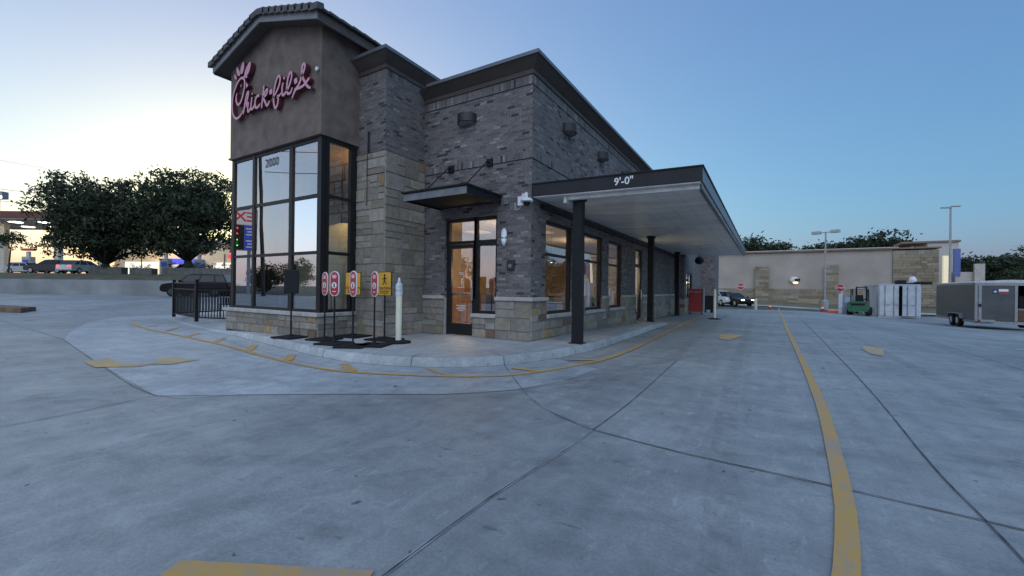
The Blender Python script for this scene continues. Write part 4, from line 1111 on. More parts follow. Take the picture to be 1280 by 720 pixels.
rc = thing('red_cabinet', 'red order cabinet with grey frame by the drive-through wall', 'cabinet', (-3.42, 25.7, 0))
T = frame_of(rc)
z0 = gz(-3.4, 25.7)
m = MB(T); m.box(-.36, .36, -.3, .3, z0 + .12, z0 + 1.42, .03); m.build('body', mat('red_panel', (.33, .035, .035), .4, var=.12, scale=4), rc)
m = MB(T); m.box(.361, .40, -.33, .33, z0 + .02, z0 + 1.45); m.box(-.40, .36, -.33, -.302, z0 + .06, z0 + .14); m.box(-.30, .30, -.315, -.302, z0 + 1.2, z0 + 1.28); m.build('frame', mat('grey_frame', (.2, .2, .21), .5), rc)
for sx_ in (-.28, .28):
    m = MB(T); m.lathe([(.06, -.02), (.06, .02)], (sx_, -.24, z0 + .06), 10, 'y'); m.build('wheel', M_rubber, rc)
dc = thing('black_bin', 'black wheeled bin behind the red cabinet', 'bin', (-3.05, 28.2, gz(-3, 28)))
T = frame_of(dc)
m = MB(T); m.prism([(-.26, .18), (.26, .18), (.31, .98), (-.31, .98)], -.28, .28, 'y'); m.build('body', M_blackmat, dc)
m = MB(T); m.box(-.33, .33, -.31, .31, .982, 1.04, .015); m.build('lid', M_blackmat, dc)
for sx_ in (-.2, .2):
    m = MB(T); m.lathe([(.1, -.025), (.1, .025)], (sx_, -.2, .1), 12, 'y'); m.build('wheel', M_rubber, dc)

# ------------------------------------------------------------------ sign stands and delineators on the walk
M_red = mat('sign_red', (.42, .025, .05), .4, var=.05)
M_yel = mat('sign_yellow', (.62, .33, .03), .45, var=.06)
M_swhite = mat('sign_white', (.75, .74, .73), .45, var=.04)
def stand(name, label, cat, x, y, base_rot, base=(.30, .30), top=1.10, group=None):
    t = thing(name, label, cat, (x, y, .1505), base_rot, group)
    T = frame_of(t)
    m = MB(T); m.box(-base[0], base[0], -base[1], base[1], 0, .035, .008); m.build('base', M_rubber, t)
    m = MB(T); m.lathe([(.05, .036), (.045, .07), (.022, .09)], (0, 0, 0), 10); m.tube((0, 0, .07), (0, 0, top), .018, n=8); m.build('pole', M_black, t)
    return t
def pill(name, w_, h_, y0, y1, z0, m, n=10):
    r = w_ / 2; P = []
    for i in range(n + 1): a = math.pi * i / n; P.append((r * math.cos(a), z0 + h_ - r + r * math.sin(a)))
    for i in range(n + 1): a = math.pi + math.pi * i / n; P.append((r * math.cos(a), z0 + r + r * math.sin(a)))
    m.prism(P, y0, y1, 'y')
def red_sign(x, y, turn, label, brot=.1):
    t = stand('order_sign', label, 'sign', x, y, brot, (.27, .27), .96, 'red pill shaped sign stands')
    T = frame_of(t) @ Matrix.Rotation(turn - brot, 4, 'Z')
    m = MB(T); pill('', .225, .50, -.010, .010, .95, m); p = m.build('panel', M_swhite, t)
    m = MB(T); pill('', .195, .47, -.0125, .0125, .965, m); m.build('red_face', M_red, p)
    m = MB(T); m.lathe([(.062, -.016), (.062, -.013)], (0, 0, 1.17), 18, 'y'); 
    for z, wq in ((1.36, .09), (1.335, .12), (1.31, .08), (1.04, .09)): m.box(-wq / 2, wq / 2, -.0145, -.013, z, z + .014)
    m.build('white_print', M_swhite, p)
    m = MB(T); m.lathe([(.018, -.0185), (.018, -.0165)], (0, 0, 1.19), 10, 'y'); m.prism([(-.022, 1.13), (.022, 1.13), (.012, 1.175), (-.012, 1.175)], -.0185, -.0165, 'y'); m.build('symbol', M_blackmat, p)
    return t
red_sign(-8.085, 5.60, R(-8), 'red pill shaped sign furthest left, closest to the tower plinth corner')
red_sign(-7.363, 5.314, R(12), 'red pill shaped sign turned most squarely, second from the left', .25)
red_sign(-6.742, 5.274, R(-7), 'red pill shaped sign standing in front of the yellow sign', .5)
red_sign(-6.53, 5.60, R(-10), 'slightly leaning red pill shaped sign between the two yellow signs', .4)
def yellow_sign(x, y, turn, label, brot=0.1):
    t = stand('caution_sign', label, 'sign', x, y, brot, (.33, .27), 1.0, 'yellow caution sign stands')
    T = frame_of(t) @ Matrix.Rotation(turn - brot, 4, 'Z')
    m = MB(T); m.box(-.19, .19, -.012, .012, .955, 1.475, .006); p = m.build('panel', M_blackmat, t)
    m = MB(T); m.box(-.18, .18, -.0145, .0145, .967, 1.463); m.build('yellow_face', M_yel, p)
    m = MB(T)
    m.lathe([(.026, -.0165), (.026, -.015)], (0, 0, 1.40), 12, 'y')
    for a, b, wq in (((0, 1.37), (0, 1.28), .035), ((0, 1.36), (-.06, 1.30), .018), ((0, 1.36), (.055, 1.31), .018), ((0, 1.285), (-.05, 1.19), .022), ((0, 1.285), (.05, 1.20), .022)):
        a, b = Vector(a), Vector(b); d = (b - a).normalized(); n = Vector((-d.y, d.x)) * wq / 2
        m.prism([tuple(a + n), tuple(b + n), tuple(b - n), tuple(a - n)], -.0165, -.015, 'y')
    rr = random.Random(5)
    for z in (1.045, 1.005):
        xq = -.13
        while xq < .11: wq = rr.uniform(.02, .05); m.box(xq, xq + wq, -.0165, -.015, z, z + .02); xq += wq + .012
    m.build('symbol', M_blackmat, p)
    Mx = T @ facing((0, -.016, 1.115), (0, -1, 0))
    text('lettering', 'CAUTION', .075, Mx, M_blackmat, p, .0006, True)
    return t
yellow_sign(-8.10, 6.33, R(22), 'yellow caution sign half hidden behind a red sign, by the tower glass')
yellow_sign(-7.06, 6.33, R(4), 'yellow caution sign with walking figure, in front of stone pillar')
t = stand('blank_sign', 'black blank backed sign stand in front of the tower window', 'sign', -8.987, 5.40, .15, (.30, .27), 1.0)
T = frame_of(t) @ Matrix.Rotation(R(38), 4, 'Z')
m = MB(T); m.box(-.15, .15, -.02, .02, .98, 1.50, .015); m.build('panel', M_blackmat, t)

def delineator(x, y, z, label, wrapped):
    t = thing('traffic_delineator', label, 'delineator post', (x, y, z), 0, 'white delineator posts')
    T = frame_of(t)
    m = MB(T); n = 8; m.prism([(.27 * math.cos(2 * math.pi * (i + .5) / n), .27 * math.sin(2 * math.pi * (i + .5) / n)) for i in range(n)], 0, .03); m.lathe([(.2, .03), (.1, .06)], (0, 0, 0), 12); m.build('base', M_rubber, t)
    h = .98 if wrapped else 1.30
    m = MB(T); m.lathe([(.062, .05), (.062, h), (.05, h + .02)], (0, 0, 0), 16); m.build('post', mat('cream_plastic', (.66, .64, .52), .5, var=.06), t, True, ang=R(40))
    if wrapped:
        m = MB(T); rr = random.Random(8); prof = [(.064, .96), (.068, 1.0), (.064, 1.06), (.071, 1.10), (.066, 1.15), (.07, 1.19), (.05, 1.22), (.03, 1.24), (.034, 1.27), (.018, 1.30), (.008, 1.34)]
        m.lathe(prof, (0, 0, 0), 11)
        for v in m.bm.verts: v.co += Vector((rr.uniform(-.006, .006), rr.uniform(-.006, .006), rr.uniform(-.004, .004)))
        m.build('plastic_wrap', mat('clear_wrap', (.60, .66, .70), .25), t)
    else:
        m = MB(T); m.lathe([(.05, 0), (.05, .04), (.02, .06)], (0, 0, h + .021), 12); m.build('cap', M_whitepl, t)
delineator(-6.488, 6.191, .151, 'cream delineator post with clear plastic wrapped top near the entrance', True)
delineator(-2.05, 21.2, .001, 'plain cream delineator post on black base in the drive lane', False)

# ------------------------------------------------------------------ patio fence and furniture
fn = thing('patio_fence', 'black metal picket fence round the patio beside the tower', 'fence', (-15.16, 6.07, .15))
def fence_run(p, q, zb=0.26, posts=(1, 1)):
    p, q = Vector((*p, 0)), Vector((*q, 0)); d = q - p; Ln = d.length; d.normalize()
    T = Matrix(((d.x, -d.y, 0, p.x), (d.y, d.x, 0, p.y), (0, 0, 1, 0), (0, 0, 0, 1)))
    m = MB(T)
    for z, h in ((zb, .04), (1.13, .035), (1.33, .05)): m.box(.05, Ln - .05, -.02, .02, z, z + h)
    k = int(Ln / .115)
    for i in range(1, k):
        x = Ln * i / k; m.box(x - .009, x + .009, -.009, .009, zb + .041, 1.129)
    m.build('picket_panel', M_black, fn)
    for use, x in zip(posts, (0, Ln)):
        if use:
            m = MB(T); m.box(x - .045, x + .045, -.045, .045, .152, 1.43); m.box(x - .055, x + .055, -.055, .055, 1.431, 1.46, .01); m.build('post', M_black, fn)
A, Bp, Cp, Ep, Dp = (-17.96, 6.5), (-15.16, 6.07), (-13.6, 6.55), (-18.6, 8.9), (-18.9, 11.6)
fence_run(A, Bp); fence_run(Bp, Cp, .26, (0, 1)); fence_run(A, Ep, .26, (0, 1)); fence_run(Ep, Dp, .26, (0, 1)); fence_run(Dp, (-16.4, 11.6), .26, (0, 1)); fence_run((-16.4, 11.6), (-12.6, 11.6), .26, (0, 1))
def patio_table(x, y, label):
    t = thing('patio_table', label, 'table', (x, y, .152), 0); T = frame_of(t)
    m = MB(T); m.box(-.5, .5, -.4, .4, .70, .735, .01); m.build('tabletop', mat('patio_top', (.10, .10, .105), .4, .3), t)
    m = MB(T); m.tube((0, 0, .03), (0, 0, .70), .04); m.box(-.3, .3, -.04, .04, 0, .03); m.box(-.04, .04, -.3, .3, .0301, .06); m.build('pedestal', M_black, t)
patio_table(-15.9, 7.6, 'dark square patio table inside the black fence')
def patio_chair(x, y, rz, label):
    t = thing('patio_chair', label, 'chair', (x, y, .152), rz, 'dark metal patio chairs inside the fence'); T = frame_of(t)
    m = MB(T); m.box(-.22, .22, -.22, .22, .43, .46, .008); m.build('seat', M_black, t)
    m = MB(T)
    for i in range(5): m.box(-.2 + .09 * i, -.16 + .09 * i, .19, .21, .461, .86)
    m.box(-.22, .22, .185, .215, .861, .90); m.build('backrest', M_black, t)
    for sx_ in (-.2, .2):
        for sy_ in (-.2, .2):
            m = MB(T); m.tube((sx_, sy_, 0), (sx_, sy_, .43), .015, n=6); m.build('leg', M_black, t)
patio_chair(-15.1, 7.3, R(-80), 'dark patio chair right of the patio table behind the fence')
patio_chair(-16.7, 7.7, R(95), 'dark patio chair left of the patio table behind the fence')

# ------------------------------------------------------------------ trees
def leaf_mat(name, a, b):
    if name in MATS: return MATS[name]
    m, N, L, B = new_mat(name)
    oi = N.new('ShaderNodeNewGeometry')
    r = ramp(N, [(0, a), (1, b)]); L.new(oi.outputs['Random Per Island'], r.inputs[0]); L.new(r.outputs[0], B.inputs['Base Color'])
    B.inputs['Roughness'].default_value = .55
    B.inputs['Specular IOR Level'].default_value = .3
    MATS[name] = m; return m
M_leaf = leaf_mat('oak_leaf', (.017, .026, .013), (.047, .065, .029))
M_leaf2 = leaf_mat('cedar_leaf', (.022, .034, .016), (.055, .072, .032))
M_bark = mat('bark', (.060, .048, .038), .9, var=.3, scale=8, bump=.6, stretch=(1, 1, .2))
def leaf_cloud(m, rnd, blobs, count, size):
    tot = sum(b[3] * b[4] * b[5] for b in blobs)
    for cx, cy, cz, rx, ry, rz in blobs:
        n = int(count * rx * ry * rz / tot)
        # twigs: leaves gather in sprays so gaps open up between them
        k = max(4, n // 26)
        for _ in range(k):
            while True:
                p = Vector((rnd.uniform(-1, 1), rnd.uniform(-1, 1), rnd.uniform(-1, 1)))
                if p.length <= 1 and rnd.random() < .25 + .75 * p.length ** 2: break
            c = Vector((cx + p.x * rx, cy + p.y * ry, cz + p.z * rz))
            sp = size * rnd.uniform(1.6, 3.2)
            for _ in range(int(n / k)):
                q = c + Vector((rnd.gauss(0, 1), rnd.gauss(0, 1), rnd.gauss(0, .6))) * sp * .58
                a = Vector((rnd.gauss(0, 1), rnd.gauss(0, 1), rnd.gauss(0, .6))).normalized(); b = a.orthogonal().normalized()
                b.rotate(Matrix.Rotation(rnd.uniform(0, 6.28), 3, a)); e = a.cross(b)
                s1 = size * rnd.uniform(.6, 1.15); s2 = s1 * .55
                m.face([m.v(q - e * s1 * .8), m.v(q + b * s2 * .6 - e * s1 * .1), m.v(q + e * s1 * .8), m.v(q - b * s2 * .6 + e * s1 * .1)])
def tree(name, label, base, H, R_, trunk_h, seed, count=9000, leaf=.24, m_leaf=None, group=None, squash=.8, trunk_r=.3, nb=14, low=0):
    rnd = random.Random(seed)
    t = thing(name, label, 'tree', base, 0, group)
    T = frame_of(t)
    cz = (H + trunk_h) / 2; rz = (H - trunk_h) / 2
    blobs = []
    for i in range(nb):
        u_ = 1 - 2 * (i + .5) / nb; ph_ = i * 2.39996 + rnd.uniform(-.3, .3); q_ = math.sqrt(1 - u_ * u_); k_ = rnd.uniform(.62, 1.0) if i % 4 else rnd.uniform(.1, .45)
        p = Vector((q_ * math.cos(ph_), q_ * math.sin(ph_), u_)) * k_
        s = rnd.uniform(.36, .50)
        if p.z < 0: p.x *= 1.05; p.y *= 1.05
        blobs.append((p.x * R_ * (1 - s * .7), p.y * R_ * (1 - s * .7), cz + p.z * rz * (1 - s * .7), R_ * s, R_ * s, max(rz * s * squash, R_ * s * .55)))
    if low:
        for i in range(7):
            a_ = i * .898 + rnd.uniform(-.2, .2); q_ = R_ * rnd.uniform(.30, .68)
            blobs.append((q_ * math.cos(a_), q_ * math.sin(a_), low + rnd.uniform(-.2, .6), R_ * .27, R_ * .27, R_ * .17))
    m = MB(T)
    fork = Vector((rnd.uniform(-.2, .2), rnd.uniform(-.2, .2), trunk_h * 1.15))
    m.tube((0, 0, -.3), fork * .5, trunk_r * 1.25, trunk_r, 10); m.tube(fork * .5, fork, trunk_r, trunk_r * .8, 10)
    for b in blobs:
        e = Vector(b[:3]); mid = fork.lerp(e, .5) + Vector((rnd.uniform(-.3, .3), rnd.uniform(-.3, .3), .3))
        m.tube(fork, mid, trunk_r * .42, trunk_r * .24, 7); m.tube(mid, e, trunk_r * .24, trunk_r * .07, 6)
        for _ in range(3):
            o = Vector((rnd.uniform(-1, 1) * b[3], rnd.uniform(-1, 1) * b[4], rnd.uniform(-.6, 1) * b[5])) * .8
            m.tube(mid.lerp(e, rnd.uniform(.4, .9)), e + o, trunk_r * .1, trunk_r * .03, 5)
    m.build('trunk', M_bark, t, True)
    m = MB(T); leaf_cloud(m, rnd, blobs, count, leaf)
    m.build('crown', m_leaf or M_leaf, t)
    return t
def street(r, f, z=0.0):        # coordinates along / across the street behind the retaining wall
    return (r * .8545 - f * .5194, r * .5194 + f * .8545, z)
tree('oak_tree', 'broad dark oak on the bank, left of the other large oak', street(-44.0, 45.5, 2.35), 11.3, 6.7, .9, 24, 28000, .27, group='large dark oaks on the bank', trunk_r=.42, nb=26, low=2.9)
tree('oak_tree', 'tall dark oak on the bank beside the glass tower', street(-35.7, 46.5, 2.4), 12.6, 6.6, 1.3, 33, 26000, .27, group='large dark oaks on the bank', trunk_r=.45, nb=24, low=3.1)
tree('sapling', 'small thin young tree at the far left by the fuel station', street(-54.6, 45.5, 2.35), 4.9, 1.5, 2.2, 5, 900, .20, trunk_r=.07, nb=6)

# ------------------------------------------------------------------ west: retaining wall, bank, fuel station
m = MB()
P = [street(-70, 34.5), street(-45.5, 34.5), street(-24, 34.5), street(2, 34.5)]
for a, b in zip(P, P[1:]):
    d = (Vector(b) - Vector(a)).normalized(); n = Vector((-d.y, d.x, 0)) * .25
    a_, b_ = Vector(a), Vector(b)
    q = [a_, b_, b_ + n, a_ + n]
    lo = [m.v((p.x, p.y, 0.0)) for p in q]; hi = [m.v((p.x, p.y, 1.60)) for p in q]
    m.face(hi)
    for i in range(4): m.face([lo[i], lo[(i + 1) % 4], hi[(i + 1) % 4], hi[i]])
tag(m.build('retaining_wall', mat('wall_concrete', (.27, .275, .28), .85, var=.16, scale=.5, bump=.2, bscale=20), None, loc=P[2]), 'long low grey concrete retaining wall below the bank with oaks', 'wall')
m = MB()
fs = [(34.76, 1.55), (37, 1.85), (41, 2.2), (45, 2.35), (52, 2.4), (140, 2.6), (600, 3)]
rs_ = [-260, -120, -70, -45, -24, 2]
rows = [[m.v(street(r, f, z)) for r in rs_] for f, z in fs]
for j, (Aq, Bq) in enumerate(zip(rows, rows[1:])):
    m.mi = 0 if j < 4 else 1
    for i in range(len(rs_) - 1): m.face([Aq[i], Aq[i + 1], Bq[i + 1], Bq[i]])
struct(m.build('bank', [mat('bank_grass', (.085, .085, .045), .95, var=.3, scale=1.5, bump=.6, bscale=14), M_asphalt]))
def hedge(r, f, w_, h_, label):
    c = street(r, f, 2.3); t = thing('planter_hedge', label, 'hedge', c, R(31.3), 'low dark planters along the bank'); T = frame_of(t)
    m = MB(T); m.box(-w_ / 2, w_ / 2, -.4, .4, -.2, h_ * .55, .02); m.build('planter_box', mat('planter_stone', (.13, .125, .12), .85, var=.2, scale=4), t)
    m = MB(T); leaf_cloud(m, random.Random(int(r * 7)), [(x_, 0, h_ * .62, .5, .42, h_ * .38) for x_ in [-w_ / 2 + .4 + .7 * i for i in range(max(1, int(w_ / .7)))]], int(130 * w_), .11); m.build('foliage', M_leaf, t)
for (r, f, w_, h_, lab) in ((-42.3, 44, 3.4, 1.0, 'low dark planter beneath the left oak'), (-38.6, 44, 2.3, .9, 'short dark planter between the two oak trunks'), (-35.2, 44, 2.4, 1.0, 'low dark planter just left of the right oak trunk'), (-31.6, 44, 5.2, 1.0, 'longest low planter, right of the right oak trunk')):
    hedge(r, f, w_, h_ * 1.3, lab)
# fuel station
gs = thing('fuel_canopy', 'lit fuel station canopy with a red brown edge', 'fuel station', street(-66, 62, 2.5), R(31.3)); T = frame_of(gs)
m = MB(T); m.box(-16, 7.5, -5, 7, 7.6, 8.5); m.build('canopy_edge', mat('maroon_fascia', (.16, .045, .03), .5), gs)
m = MB(T); m.box(-15.8, 7.3, -4.8, 6.8, 7.45, 7.59); m.build('canopy_ceiling', mat('canopy_white', (.75, .72, .66), .6), gs)
for x_, y_ in ((-9, 0), (-1, 0), (5.6, 0)):
    m = MB(T); m.box(x_ - .35, x_ + .35, y_ - .35, y_ + .35, 0, 7.44); m.build('column', mat('pale_column', (.6, .56, .48), .6), gs)
m = MB(T)
for x_ in (-9, -5, -1, 3, 6):
    for y_ in (-2, 3): m = MB(T); m.box(x_ - .5, x_ + .5, y_ - .5, y_ + .5, 7.38, 7.445); m.build('canopy_lamp', emit('canopy_lamp', (1, .93, .75), 1.2), gs)
sh = thing('station_shop', 'pale lit station shop with blue and red bands behind the pumps', 'shop', street(-50, 76, 2.5), R(31.3)); T = frame_of(sh)
m = MB(T); m.box(-22, 26, 0, 8, 0, 6.8); m.build('wall', mat('cream_wall', (.72, .58, .40), .8, var=.08, scale=.6), sh)
m = MB(T); m.box(-22, 26, -.25, -.01, 6.0, 6.9); m.build('parapet', mat('cream_parapet', (.5, .44, .36), .8), sh)
m = MB(T); m.box(-12.5, -6, -.9, -.02, 2.5, 3.4); m.build('awning', emit('blue_band', (.05, .06, .55), .16), sh)
m = MB(T); m.box(9.5, 15.4, -.7, -.02, 3.9, 4.8); m.box(-1, 3, -.6, -.02, 3.6, 4.3); m.build('red_band', emit('red_band', (.6, .03, .05), .16), sh)
m = MB(T); m.box(5.0, 12, -.72, -.02, 4.82, 5.5); m.box(2.2, 5, -.62, -.02, 4.32, 5); m.build('green_band', emit('green_band', (.12, .6, .1), .14), sh)
for x0, x1, z1 in ((-20, -14, 2.8), (-12, -7, 2.4), (-4, 0, 2.8), (1.2, 4, 3), (5, 8.5, 3), (10, 12, 3.2), (13, 15, 3.2), (17, 22, 4.2)):
    m = MB(T); m.box(x0, x1, -.06, -.01, .5, z1); m.build('window', emit('lit_window', (.95, .92, .78), .12), sh)
for k_, (x0, x1, z1) in enumerate(((-13.6, -12.4, 2.4), (.3, 1.0, 2.6), (8.8, 9.6, 2.7), (12.2, 12.8, 2.7), (15.6, 16.6, 2.6), (-6.4, -4.4, 2.2))):
    m = MB(T); m.box(x0, x1, -.10, -.012, .1, z1); m.build('doorway', mat('dark_doorway', (.05, .045, .042), .5), sh)
for k_, x_ in enumerate((-17, -9.5, -2, 3.4, 6.8, 11, 19.5)):
    m = MB(T); m.box(x_ - .06, x_ + .06, -.16, -.062, .3, 4.4); m.build('mullion', mat('dark_doorway', (.05, .045, .042), .5), sh)
for k_, (x_, w_, h_) in enumerate(((-4.8, 1.0, 1.9), (4.4, .8, 1.8), (12.9, 1.2, 2.0), (16.9, .7, 1.6))):
    t = thing('ice_chest', ('white ice chest left of the station doors', 'small white vending cabinet under the station red band', 'wide white ice chest right of the station doors', 'low white cabinet at the right end of the shop')[k_], 'cabinet', tuple(T @ Vector((x_, -1.4, 0))), R(31.3), 'cabinets along the station shop front'); Tq = frame_of(t)
    m = MB(Tq); m.box(-w_ / 2, w_ / 2, -.4, .4, 0, h_, .04); m.build('body', mat('chest_white', (.6, .62, .64), .5), t)
    m = MB(Tq); m.box(-w_ / 2 + .06, w_ / 2 - .06, -.42, -.401, .3, h_ - .3); m.build('door', mat('chest_blue', (.10, .14, .35), .5), t)
# sun lamps of the station: a warm wash on its front
for r, f, z, e in ((-62, 70, 8.8, 75), (-46, 71, 6, 30), (-36, 71, 6, 30)):
    ld = bpy.data.lights.new('station_light', 'AREA'); ld.energy = e; ld.size = 3; ld.color = (1, .80, .50)
    lo_ = bpy.data.objects.new('station_light', ld); COL.objects.link(lo_); lo_.location = street(r, f, z)
    lo_.rotation_euler = (Vector(street(0, -.5, .9))).to_track_quat('Z', 'Y').to_euler()
def pump(r, f, label):
    t = thing('fuel_pump', label, 'fuel pump', street(r, f, 2.45), R(31.3), 'fuel pumps under the station canopy'); T = frame_of(t)
    m = MB(T); m.box(-.55, .55, -.35, .35, 0, 2.3, .03); m.build('body', mat('pump_grey', (.42, .42, .42), .5), t)
    m = MB(T); m.box(-.40, .40, -.37, -.352, 1.2, 1.9); m.build('screen', mat('pump_blue', (.06, .10, .42), .4), t)
    m = MB(T); m.prism([(-.75, 3.1), (.75, 3.1), (.95, 3.4), (-.95, 3.4)], -.2, .2, 'y'); m.build('topper', mat('pump_red', (.5, .07, .06), .5), t)
    m = MB(T); m.box(-.16, .16, -.16, .16, 2.301, 2.999); m.build('neck', mat('pale_column', (.6, .56, .48), .6), t)
pump(-64.5, 56, 'pale fuel pump with red topper furthest left'); pump(-47.0, 57, 'pale fuel pump seen under the left oak right of its trunk'); pump(-43.2, 58, 'pale fuel pump between the two oak trunks')
# floodlight on a pole at the far left
t = thing('flood_light', 'grey floodlight box with bright lamps on a pole at far left', 'floodlight', street(-63.6, 52, 2.4), R(31.3)); T = frame_of(t)
m = MB(T); m.tube((0, 0, 0), (0, 0, 9.2), .09, .07); m.build('pole', mat('galvanised', (.3, .31, .32), .5, .5), t)
m = MB(T); m.box(-.9, .75, -.35, .35, 9.2, 10.1, .03); m.build('housing', mat('galvanised', (.3, .31, .32), .5, .5), t)
for x_ in (-.55, .4):
    m = MB(T); m.box(x_ - .3, x_ + .3, -.42, -.351, 9.22, 9.5); m.build('lamp', emit('flood_lamp', (1, .97, .92), 1.5), t)

# ------------------------------------------------------------------ vehicles
def car(name, label, cat, x, y, z, rotz, Ln, Wd, Ht, body, prof=None, green=None, group=None, tail=False, head=False, detail=True, rimm=None):
    """nose towards local +x"""
    t = thing(name, label, cat, (x, y, z), rotz, group); T = frame_of(t)
    h2, w2 = Ln / 2, Wd / 2
    zb = .30 * Ht / 1.5; belt = .62 * Ht
    prof = prof or [(-h2, zb + .12), (-h2 + .1, zb), (h2 - .25, zb), (h2 - .02, zb + .10), (h2, .40 * Ht), (h2 - .12, .52 * Ht), (h2 - .42, .565 * Ht), (h2 * .42, belt + .02), (-h2 * .85, belt + .03), (-h2 + .03, belt - .03)]
    # body hull: outline lofted across the width with tumblehome
    m = MB(T); rows = []
    for yy, s, lift in ((-w2, .965, .0), (-w2 * .96, .985, 0), (-w2 * .8, 1.0, .012), (w2 * .8, 1.0, .012), (w2 * .96, .985, 0), (w2, .965, .0)):
        rows.append([m.v((p[0] * s, yy if abs(p[1] - belt) > .1 else yy * .97, p[1] + (lift if p[1] > .5 * Ht else 0))) for p in prof])
    for Aq, Bq in zip(rows, rows[1:]):
        for i in range(len(prof)): m.face([Aq[i], Aq[(i + 1) % len(prof)], Bq[(i + 1) % len(prof)], Bq[i]])
    m.face(rows[0]); m.face(rows[-1])
    o_body = m.build('body', body, t, True, ang=R(32))
    gr = green or [(h2 * .40, belt), (h2 * .06, Ht - .05), (-h2 * .15, Ht), (-h2 * .62, Ht - .04), (-h2 * .93, belt)]
    m = MB(T); rows = []
    for yy, k in ((-1, 0), (1, 0)):
        rows.append([m.v((p[0], yy * (w2 * .93 - (.17 * (p[1] - belt) / (Ht - belt)) * w2 / .9), p[1])) for p in gr])
    m.mi = 0
    n = len(gr)
    for i in range(n - 1):
        m.mi = 1 if (i == 0 or i == n - 2) else 0
        m.face([rows[0][i], rows[0][i + 1], rows[1][i + 1], rows[1][i]])
    m.mi = 0
    m.face(rows[0]); m.face(rows[1])
    m.build('cabin', [body, M_glasscar], t)
    # side glass, set 4 mm proud of the cabin sides
    m = MB(T)
    for sgn in (-1, 1):
        def S(px_, pz): return (px_, sgn * (w2 * .93 - (.17 * (pz - belt) / (Ht - belt)) * w2 / .9 + .004), pz)
        zt = Ht - .13; zl = belt + .05
        def xat(zq, front):
            seq = gr[:3] if front else gr[-2:][::-1]
            a, b = (gr[0], gr[1]) if front else (gr[-1], gr[-2])
            k = (zq - a[1]) / max(1e-6, b[1] - a[1]); return a[0] + (b[0] - a[0]) * k
        xf0, xf1 = xat(zl, 1) - .12, min(xat(zt, 1) - .10, xat(zl, 1) - .2); xr0, xr1 = xat(zl, 0) + .12, xat(zt, 0) + .10
        cuts = [0, .36, .40, .74, .78, 1.0]
        for a, b in ((0, .36), (.40, .74), (.78, 1.0)):
            m.quad(S(xf0 + (xr0 - xf0) * a, zl), S(xf0 + (xr0 - xf0) * b, zl), S(xf1 + (xr1 - xf1) * b, zt), S(xf1 + (xr1 - xf1) * a, zt))
    m.build('window', M_glasscar, t)
    rw = .34 * (Ht / 1.6 if Ht > 1.6 else 1.0)
    for sx_ in (-h2 * .60, h2 * .62):
        for sy_ in (-1, 1):
            yy = sy_ * (w2 - .10)
            m = MB(T); m.lathe([(rw - .03, -.11), (rw, -.08), (rw, .08), (rw - .03, .11)], (sx_, yy, rw), 18, 'y'); o = m.build('wheel', M_rubber, t)
            m = MB(T); m.lathe([(rw * .62, -.116), (rw * .55, -.10), (rw * .55, .10), (rw * .62, .116)], (sx_, yy, rw), 14, 'y'); m.build('rim', rimm or M_rim, o)
    for sy_ in (-1, 1):
        m = MB(T); m.box(h2 - .30, h2 - .035, sy_ * w2 * .62 - .17, sy_ * w2 * .62 + .17, .44 * Ht, .50 * Ht, .01); m.build('headlight', emit('headlight_on', (1, .93, .75), 1.2) if head else mat('headlight', (.5, .52, .54), .15), t)
        m = MB(T); m.box(-h2 - .012, -h2 + .10, sy_ * w2 * .70 - .13, sy_ * w2 * .70 + .13, .47 * Ht, .58 * Ht, .01); m.build('tail_light', emit('tail_on', (1, .08, .05), .30) if tail else mat('tail_red', (.25, .02, .02), .3), t)
        if detail:
            m = MB(T); m.box(h2 * .36, h2 * .36 + .12, sy_ * (w2 + .02), sy_ * (w2 + .17), belt + .03, belt + .16, .01); m.build('mirror', body, t)
    m = MB(T); m.box(h2 - .03, h2 + .006, -w2 * .38, w2 * .38, .30 * Ht, .42 * Ht); m.build('grille', M_blackmat, t)
    m = MB(T); m.box(-h2 * .5, h2 * .5, -w2 + .03, w2 - .03, zb - .07, zb + .02); m.build('sill', M_blackmat, t)
    return t
M_blackcar = mat('black_car_paint', (.006, .006, .008), .3, 0, var=.05, spec=.2)
M_whitecar = mat('white_car_paint', (.66, .68, .70), .25, var=.04)
M_silver = mat('silver_car_paint', (.38, .39, .40), .3, .5, var=.04)
c = street(-24.2, 32.6)
car('parked_suv', 'black sport utility vehicle by the retaining wall behind the patio fence', 'car', c[0], c[1], gz(c[0], c[1]), R(31.3 + 180 + 12), 4.6, 1.92, 1.76, M_blackcar, rimm=mat('dark_rim', (.05, .05, .052), .4, .3),
    green=[(1.05, 1.10), (.50, 1.66), (.1, 1.75), (-1.9, 1.71), (-2.25, 1.10)])
c = (-2.55, 43.0)
car('parked_sedan', 'black sedan with a lit headlight near the far stop sign', 'car', -3.15, 51.6, gz(-3.15, 51.6), R(-50), 4.6, 1.82, 1.42, M_blackcar, head=True)
car('parked_van', 'white van behind the black sedan at the end of the drive', 'van', -4.6, 52.6, gz(-4.6, 52.6), R(-48), 4.8, 1.9, 1.62, M_whitecar,
    green=[(1.5, 1.0), (.8, 1.55), (.3, 1.62), (-2.1, 1.60), (-2.35, 1.0)])
def st_car(r, f, rot, *a, **k):
    c = street(r, f, 2.4); return car(a[0], a[1], a[2], c[0], c[1], c[2], R(31.3 + rot), *a[3:], **k)
st_car(-50.0, 49, 90, 'distant_car', 'white car with glowing red tail lights left of the oak trunk', 'car', 4.5, 1.85, 1.55, M_whitecar, group='cars at the fuel station', tail=True)
